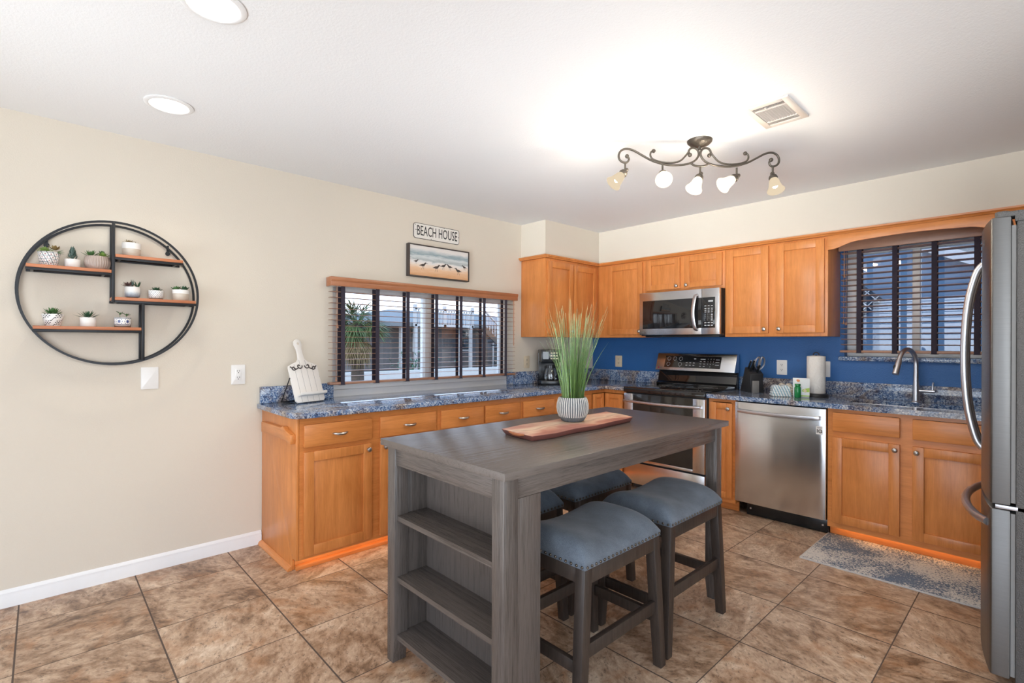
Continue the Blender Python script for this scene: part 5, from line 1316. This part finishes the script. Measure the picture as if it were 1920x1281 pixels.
mb = MB(); mb.sphere(PM @ Vector((0.022, -0.0170, 0.048)), 0.014, 8, (1, 0.25, 1)); part(pb_, 'print_patch', mb, 'cream_print', 0, 40, 'cream printed spot')
# paper towel
TX, TY = 2.279, -0.205
r = thing('paper_towel_holder', 'black wire stand under the white paper towel roll', 'paper towel holder', (TX, TY, CT))
part(r, 'base', MB().lathe([(0, 0), (0.082, 0), (0.084, 0.004), (0.080, 0.020), (0.074, 0.023), (0, 0.023)], 36, Matrix.Translation((TX, TY, CT + 0.0005))), 'black_matte')
mb = MB(); mb.tube([(TX, TY, CT + 0.024), (TX, TY, CT + 0.315)], 0.006, 10)
mb.tube([(TX + 0.020 * math.cos(PI * i / 12), TY, CT + 0.312 + 0.022 * math.sin(PI * i / 12)) for i in range(13)], 0.004, 8)
part(r, 'post', mb, 'black_matte')
mb = MB(); mb.lathe([(0.020, 0.0), (0.060, 0.0), (0.062, 0.003), (0.062, 0.276), (0.060, 0.280), (0.022, 0.285), (0.020, 0.280), (0.020, 0.0)], 40, Matrix.Translation((TX, TY, CT + 0.0255)))
solo('paper_towel_roll', mb, 'paper', 'white paper towel roll standing on its black holder', 'paper towel', smooth=50)
# floor mat
mb = MB(); mb.box(2.458, 3.292, -1.125, -0.545, 0.0006, 0.010)
r = thing('floor_mat', 'white and blue speckled mat on the floor before the sink cabinet', 'mat', (2.87, -0.83, 0))
part(r, 'pile', mb, 'rug', 0.002)
mb = MB(); e = 0.006
mb.box(2.452, 2.458, -1.131, -0.545, 0.0006, 0.009); mb.box(3.292, 3.298, -1.131, -0.545, 0.0006, 0.009); mb.box(2.458, 3.292, -1.131, -1.125, 0.0006, 0.009)
part(r, 'binding', mb, 'rug_edge', 0.001)

# ---------------------------------------------------------------- toe-kick light strips
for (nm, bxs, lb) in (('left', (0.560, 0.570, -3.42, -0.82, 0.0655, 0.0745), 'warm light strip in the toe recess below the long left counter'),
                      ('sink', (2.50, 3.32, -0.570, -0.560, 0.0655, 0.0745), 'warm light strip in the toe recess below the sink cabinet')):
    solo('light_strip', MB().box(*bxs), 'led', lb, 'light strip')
# ---------------------------------------------------------------- ceiling fittings
def spot_light(name, loc, d, power, col, size=1.2, blend=0.8, rad=0.03):
    l = bpy.data.lights.new(name, 'SPOT'); l.energy = power; l.color = col; l.spot_size = size; l.spot_blend = blend; l.shadow_soft_size = rad
    o = bpy.data.objects.new(name, l); COL.objects.link(o); o.location = loc
    o.rotation_euler = Vector(d).to_track_quat('-Z', 'Y').to_euler(); return o
for (x, y, lb) in ((0.600, -4.060, 'round recessed ceiling light above the round wall shelf'), (1.560, -4.085, 'round recessed ceiling light at the top edge of the photo')):
    r = thing('recessed_light', lb, 'ceiling light', (x, y, H - 0.012), 'recessed ceiling lights')
    T = Matrix.Translation((x, y, 0))
    part(r, 'trim_ring', MB().lathe([(0.082, H - 0.0006), (0.100, H - 0.0006), (0.101, H - 0.004), (0.086, H - 0.010), (0.081, H - 0.008), (0.082, H - 0.0006)], 40, T), 'trim', 0, 50)
    part(r, 'lens', MB().lathe([(0, H - 0.002), (0.0805, H - 0.002), (0.0805, H - 0.006), (0, H - 0.008)], 40, T), 'lens')
    spot_light('recessed_lamp', (x, y, H - 0.02), (0, 0, -1), 20, (1.0, 0.93, 0.82), 2.4, 0.9, 0.08)
# vent
r = thing('ceiling_vent', 'cream louvered air vent on the ceiling near the track light', 'air vent', (2.572, -1.88, H - 0.01))
vx0, vx1, vy0, vy1 = 2.471, 2.673, -2.030, -1.730
mb = MB(); f = 0.030
z0, z1 = H - 0.010, H - 0.0006
mb.box(vx0, vx0 + f, vy0, vy1, z0, z1); mb.box(vx1 - f, vx1, vy0, vy1, z0, z1); mb.box(vx0 + f, vx1 - f, vy0, vy0 + f, z0, z1); mb.box(vx0 + f, vx1 - f, vy1 - f, vy1, z0, z1)
mb.box(vx0 + f, vx1 - f, vy0 + 0.068, vy0 + 0.076, z0, z1); mb.box(vx0 + f, vx1 - f, vy1 - 0.076, vy1 - 0.068, z0, z1)
part(r, 'vent_frame', mb, 'vent', 0.002)
part(r, 'duct', MB().box(vx0 + f, vx1 - f, vy0 + f, vy1 - f, H - 0.002, H - 0.0006), 'vent_dark')
mb = MB()
for i in range(11):
    x = vx0 + f + 0.008 + (vx1 - vx0 - 2 * f - 0.016) * i / 10
    mb.prism([(x - 0.005, z0 + 0.001), (x - 0.0035, z0 + 0.0005), (x + 0.005, H - 0.0025), (x + 0.0035, H - 0.0025)], 'y', vy0 + 0.078, vy1 - 0.078)
for i in range(3):
    for yb_ in (vy0 + f + 0.006 + 0.012 * i, vy1 - f - 0.006 - 0.012 * i):
        mb.prism([(yb_ - 0.0045, z0 + 0.001), (yb_ - 0.003, z0 + 0.0005), (yb_ + 0.0045, H - 0.0025), (yb_ + 0.003, H - 0.0025)], 'x', vx0 + f, vx1 - f)
part(r, 'louvers', mb, 'vent', 0, 0)
part(r, 'damper_tab', MB().box(vx0 + 0.085, vx0 + 0.093, vy0 + 0.038, vy0 + 0.060, z0 - 0.006, z0 + 0.001), 'vent', 0.001)
# track light: scrolled bar under a round canopy
C0 = Vector((2.150, -1.820, 0)); dirv = Vector((0.64, 0.768, 0)).normalized()
PXM = 2.846 / 942.9 / 4.571
def SP(px, py): return C0 + dirv * ((px - 880) * PXM) + Vector((0, 0, 1.303 + (635.8 - 150 - py / 4.571) * 2.846 / 942.9))
r = thing('track_light', 'bronze scrolled ceiling light bar with five frosted glass shades', 'ceiling light', (C0.x, C0.y, 2.18))
part(r, 'canopy', MB().lathe([(0.0, H - 0.034), (0.022, H - 0.034), (0.030, H - 0.030), (0.052, H - 0.024), (0.060, H - 0.016), (0.066, H - 0.010), (0.068, H - 0.0008), (0, H - 0.0008)], 36, Matrix.Translation(C0)), 'bronze')
part(r, 'stem', MB().tube([(C0.x, C0.y, H - 0.033), SP(880, 575)], 0.008, 10), 'bronze')
main = [(255, 648), (272, 672), (255, 700), (222, 700), (192, 678), (185, 640), (205, 603), (250, 586), (310, 598), (390, 640), (480, 684), (600, 712), (720, 710), (800, 692), (850, 660), (872, 618), (862, 580), (830, 562), (800, 570), (784, 596), (796, 624)]
sec = [(483, 598), (462, 606), (455, 636), (478, 668), (550, 690), (640, 694), (710, 676), (756, 634), (784, 596)]
for s_ in (-1, 1):
    mir = lambda L: [SP(p[0] if s_ < 0 else 1760 - p[0], p[1]) for p in L]
    mb = MB(); P = mir(main); mb.tube(smooth_path(P, 5), 0.0058, 8); mb.sphere(P[0], 0.0115, 8); mb.sphere(P[-1], 0.0115, 8); part(r, 'scroll_bar', mb, 'bronze', 0, 60)
    mb = MB(); P = mir(sec); mb.tube(smooth_path(P, 5), 0.0050, 8); mb.sphere(P[0], 0.0110, 8); part(r, 'scroll_bar', mb, 'bronze', 0, 60)
part(r, 'center_arc', MB().tube(smooth_path([SP(800, 692), SP(835, 712), SP(880, 718), SP(925, 712), SP(960, 692)], 4), 0.0055, 8), 'bronze')
RT = Vector((0.684, 0.730, 0)); TOW = Vector((0.730, -0.684, 0)); DN = Vector((0, 0, -1))
lamps = [(240, 700, -RT * 0.70 + DN * 0.75 + TOW * 0.15), (560, 706, TOW * 0.75 + DN * 0.60 - RT * 0.15), (885, 718, -RT * 0.42 + DN * 0.80 + TOW * 0.25), (1203, 722, -RT * 0.85 + DN * 0.55 + TOW * 0.15), (1520, 704, DN * 0.95 + TOW * 0.35)]
for li, (px, py, d) in enumerate(lamps):
    d = d.normalized(); p0 = SP(px, py); p1 = p0 + Vector((0, 0, -0.050))
    part(r, 'lamp_arm', MB().tube([p0, p1], 0.0052, 8), 'bronze')
    q = d.to_track_quat('Z', 'Y').to_matrix().to_4x4(); T = Matrix.Translation(p1) @ q
    so = part(r, 'socket_cup', MB().lathe([(0.0, -0.020), (0.008, -0.020), (0.012, -0.012), (0.010, -0.006), (0.020, 0.006), (0.024, 0.018), (0.022, 0.026), (0.0, 0.026)], 20, T), 'bronze', 0, 50)
    sh = part(r, 'glass_shade', MB().lathe([(0.020, 0.0265), (0.026, 0.040), (0.030, 0.062), (0.036, 0.084), (0.046, 0.102), (0.0445, 0.1025), (0.034, 0.084), (0.028, 0.062), (0.024, 0.042), (0.018, 0.0285)], 28, T), 'shade_dim' if li in (0, 4) else 'shade', 0, 60)
    part(sh, 'bulb', MB().sphere((0, 0, 0.062), 0.017, 10, (1, 1, 1.3), T), 'bulb')
    pl = bpy.data.lights.new('track_lamp', 'POINT'); pl.energy = 9 if li == 1 else 3.6; pl.color = (1.0, 0.89, 0.73); pl.shadow_soft_size = 0.03
    po = bpy.data.objects.new('track_lamp', pl); COL.objects.link(po); po.location = p1 + d * 0.140

# ---------------------------------------------------------------- outdoors
M['house_wall'] = plain('grey_stucco', (0.115, 0.105, 0.100), 0.9, 0, (14, 0.4))
M['house_roof'] = plain('grey_shingle', (0.17, 0.185, 0.19), 0.9, 0, (40, 0.6))
M['house_trim'] = plain('pale_trim', (0.46, 0.45, 0.44), 0.7)
M['ground'] = plain('dry_ground', (0.13, 0.115, 0.09), 0.95, 0, (6, 0.6))
M['concrete'] = plain('pale_concrete', (0.55, 0.53, 0.50), 0.9)
M['dark_window'] = plain('dark_window_glass', (0.04, 0.05, 0.055), 0.1)
M['bark'] = plain('palm_bark', (0.10, 0.075, 0.055), 0.95, 0, (50, 0.8))
M['palm'] = plain('palm_green', (0.085, 0.125, 0.035), 0.6)
M['palm_dry'] = plain('palm_tan', (0.24, 0.17, 0.075), 0.7)
t = NT('lap_siding'); sp = t.n('ShaderNodeSeparateXYZ', Vector=t.coord())
fr = t.math('FRACT', t.math('DIVIDE', sp.outputs[2], 0.115))
t.bsdf(Base_Color=t.mix(t.noise(t.coord((1, 1, 8)), 4, 3), (0.100, 0.170, 0.245), (0.125, 0.200, 0.280)), Roughness=0.8, Normal=t.bump(fr, 1.0, 0.02)); M['siding'] = t.m
GZ = -1.0
solo('ground', MB().box(-40, 14, -14, 30, GZ - 0.2, GZ), 'ground', kind='structure')
hr = thing('neighbor_house', 'grey stucco house with shingle roof seen through the left window', 'house', (-14, 8, GZ))
part(hr, 'walls', MB().box(-18, -12, 2.9, 14, GZ, 1.92), 'house_wall')
mb = MB(); mb.add([(-11.5, 2.4, 1.86), (-11.5, 14.5, 1.86), (-18.5, 14.5, 1.86), (-18.5, 2.4, 1.86), (-15, 5.9, 2.66), (-15, 10.8, 2.66), (-11.5, 2.4, 2.0), (-11.5, 14.5, 2.0), (-18.5, 14.5, 2.0), (-18.5, 2.4, 2.0)],
    [(0, 1, 2, 3), (0, 1, 7, 6), (1, 2, 8, 7), (2, 3, 9, 8), (3, 0, 6, 9), (6, 7, 5, 4), (7, 8, 5), (8, 9, 4, 5), (9, 6, 4)])
part(hr, 'roof', mb, 'house_roof', 0, 0)
for (y0, y1, z0, z1) in ((5.2, 5.75, 1.05, 1.78), (7.15, 7.7, 1.05, 1.78), (8.95, 9.3, 0.1, 1.75)):
    mb = MB(); mb.box(-12, -11.94, y0 - 0.07, y1 + 0.07, z0 - 0.07, z1 + 0.07); wf = part(hr, 'window', mb, 'house_trim')
    part(wf, 'pane', MB().box(-11.94, -11.92, y0, y1, z0, z1), 'dark_window')
for y in (4.45, 6.9): part(hr, 'porch_post', MB().box(-11.75, -11.6, y, y + 0.15, GZ, 1.9), 'house_trim')
# roof deck railing and stairs
rl = thing('deck_railing', 'white deck railing on the roof edge of the grey house', 'railing', (-11.4, 6.1, 1.9))
mb = MB()
for i in range(22): y = 4.9 + 2.45 * i / 21; mb.box(-11.42, -11.38, y - 0.018, y + 0.018, 1.95, 2.45)
part(rl, 'balusters', mb, 'house_trim', 0, 0)
mb = MB(); mb.box(-11.45, -11.35, 4.85, 7.4, 2.45, 2.50); mb.box(-11.45, -11.35, 4.85, 7.4, 1.87, 1.95)
for yy in (4.9, 7.3): mb.box(-11.45, -11.35, yy - 0.05, yy + 0.05, GZ, 1.87)
part(rl, 'rail', mb, 'house_trim', 0, 0)
mb = MB()
for y in (4.87, 6.1, 7.38): mb.box(-11.45, -11.35, y - 0.05, y + 0.05, 1.87, 2.62)
part(rl, 'post', mb, 'house_trim', 0, 0)
sr = thing('outdoor_stairs', 'outdoor stairs with white balusters going down beside the grey house', 'stairs', (-11.2, 7.8, GZ))
mb = MB(); n = 12
for i in range(n):
    y = 7.5 + 1.95 * i / n; z = 1.88 - 1.55 * i / n; mb.box(-11.4, -10.7, y, y + 0.2, z - 0.05, z)
mb.prism([(7.45, 1.9), (9.55, 0.26), (9.55, 0.06), (7.45, 1.66)], 'x', -10.75, -10.68)
for (yy, zz) in ((7.5, 1.7), (9.5, 0.12)): mb.box(-11.35, -11.25, yy, yy + 0.1, GZ, zz); mb.box(-10.85, -10.76, yy, yy + 0.1, GZ, zz)
part(sr, 'treads', mb, 'bark', 0, 0)
mb = MB()
for i in range(16):
    y = 7.52 + 1.95 * i / 15; z = 1.82 - 1.53 * i / 15; mb.box(-10.72, -10.69, y - 0.015, y + 0.015, z, z + 0.55)
mb.prism([(7.45, 2.48), (9.6, 0.80), (9.6, 0.74), (7.45, 2.42)], 'x', -10.74, -10.67)
part(sr, 'balusters', mb, 'house_trim', 0, 0)
fr_ = thing('picket_fence', 'short white picket railing at the foot of the outdoor stairs', 'fence', (-10.5, 9.6, GZ))
mb = MB()
for i in range(14): y = 9.75 + 1.5 * i / 13; mb.box(-10.52, -10.48, y - 0.02, y + 0.02, 0.45, 1.1)
mb.box(-10.54, -10.46, 9.7, 11.35, 1.06, 1.12); mb.box(-10.54, -10.46, 9.7, 11.35, 0.42, 0.48)
mb.box(-10.54, -10.46, 9.75, 9.83, GZ, 1.12); mb.box(-10.54, -10.46, 11.2, 11.28, GZ, 1.12)
part(fr_, 'pickets', mb, 'house_trim', 0, 0)
# low wall in front
solo('garden_wall', MB().box(-9.3, -9.1, -2.0, 9.0, GZ, 0.50), 'concrete', 'long low pale concrete wall in front of the grey house', 'garden wall')
solo('garden_wall', MB().box(-9.0, -2.2, 6.9, 7.05, GZ, 0.20), 'concrete', 'low pale concrete wall running towards the grey house', 'garden wall')
# palm
pr_ = thing('palm_tree', 'shaggy palm tree standing just outside the left window', 'palm tree', (-6.0, 0.12, GZ))
part(pr_, 'trunk', MB().tube([(-6.0, 0.12, GZ), (-6.02, 0.15, 0.4), (-6.0, 0.12, 1.7)], [0.17, 0.13, 0.12], 12), 'bark')
for nm, n_, mt, e0, e1 in (('crown', 46, 'palm', -0.35, 1.2), ('dry_skirt', 26, 'palm_dry', -1.35, -0.5)):
    mb = MB()
    for i in range(n_):
        a = random.uniform(0, 2 * PI); el = random.uniform(e0, e1); L = random.uniform(0.35, 0.6)
        d = S((math.cos(a) * math.cos(el), math.sin(a) * math.cos(el), math.sin(el))); c = S((-6.0, 0.12, 1.62 if nm == 'crown' else 1.55)); q = c + d * L * 0.6
        mb.tube([c, q], 0.008, 4)
        sd = d.cross(S((0, 0, 1)))
        sd = sd.normalized() if sd.length > 0.01 else S((1, 0, 0)); u2 = sd.cross(d)
        for k in range(15):
            an = (k - 7) / 7 * 1.35; dd = d * math.cos(an) + sd * math.sin(an) + S((0, 0, -0.25 - random.uniform(0, 0.25)))
            mb.leaf(q, dd, random.uniform(0.35, 0.55), 0.028, 0.15, -0.25, 4, 0.3)
    part(pr_, nm, mb, mt, 0, 0)
sb = thing('garden_bush', 'dark green bush in front of the grey house wall', 'bush', (-10.2, 4.2, GZ))
mb = MB()
for i in range(420):
    p = S((-10.2 + random.gauss(0, 0.2), 4.2 + random.gauss(0, 0.42), 0.25 + random.gauss(0, 0.34))); d = S((random.uniform(-1, 1), random.uniform(-1, 1), random.uniform(-0.4, 1)))
    mb.leaf(p, d, 0.16, 0.06, 0.2, 0.1, 4)
part(sb, 'foliage', mb, 'leaf_dark', 0, 0); part(sb, 'stem', MB().tube([(-10.2, 4.2, GZ), (-10.2, 4.2, 0.4)], 0.05, 8), 'bark')
# the wall next door, behind the sink window
nr = thing('siding_house', 'blue grey lap-sided house close outside the sink window', 'house', (2.6, 2.6, GZ))
part(nr, 'siding_wall', MB().box(0.6, 6.0, 2.3, 6.0, GZ, 2.9), 'siding')
mb = MB(); mb.prism([(2.55, 2.30), (3.6, 1.78), (3.6, 1.88), (2.55, 2.42)], 'y', 2.2, 2.30); part(nr, 'rake_board', mb, 'house_trim', 0, 0)
mb = MB(); mb.prism([(2.55, 2.42), (3.6, 1.88), (3.6, 2.9), (2.55, 2.9)], 'y', 2.24, 2.29); part(nr, 'gable_shingles', mb, 'house_roof', 0, 0)
mb = MB(); mb.prism([(2.02, 1.60), (2.24, 1.80), (2.02, 2.0), (1.80, 1.80)], 'y', 2.26, 2.30); gv = part(nr, 'gable_vent', mb, 'dark_window', 0, 0)
mb = MB()
for k in range(-3, 4):
    o = 0.055 * k
    mb.add([(2.02 + o - 0.11 + 0.11 - 0.0 - 0.11, 2.25, 1.80 + 0.0 + o + 0.0 - 0.11)], [])
for k in (-1, 0, 1):
    o = 0.075 * k
    mb.prism([(2.02 - 0.11 + o, 1.69 - o), (2.02 + 0.11 + o, 1.91 - o), (2.02 + 0.104 + o, 1.916 - o), (2.02 - 0.116 + o, 1.696 - o)], 'y', 2.245, 2.26)
    mb.prism([(2.02 - 0.11 + o, 1.91 + o), (2.02 + 0.11 + o, 1.69 + o), (2.02 + 0.116 + o, 1.696 + o), (2.02 - 0.104 + o, 1.916 + o)], 'y', 2.245, 2.26)
mb.v = mb.v; part(gv, 'vent_lattice', mb, 'house_trim', 0, 0)
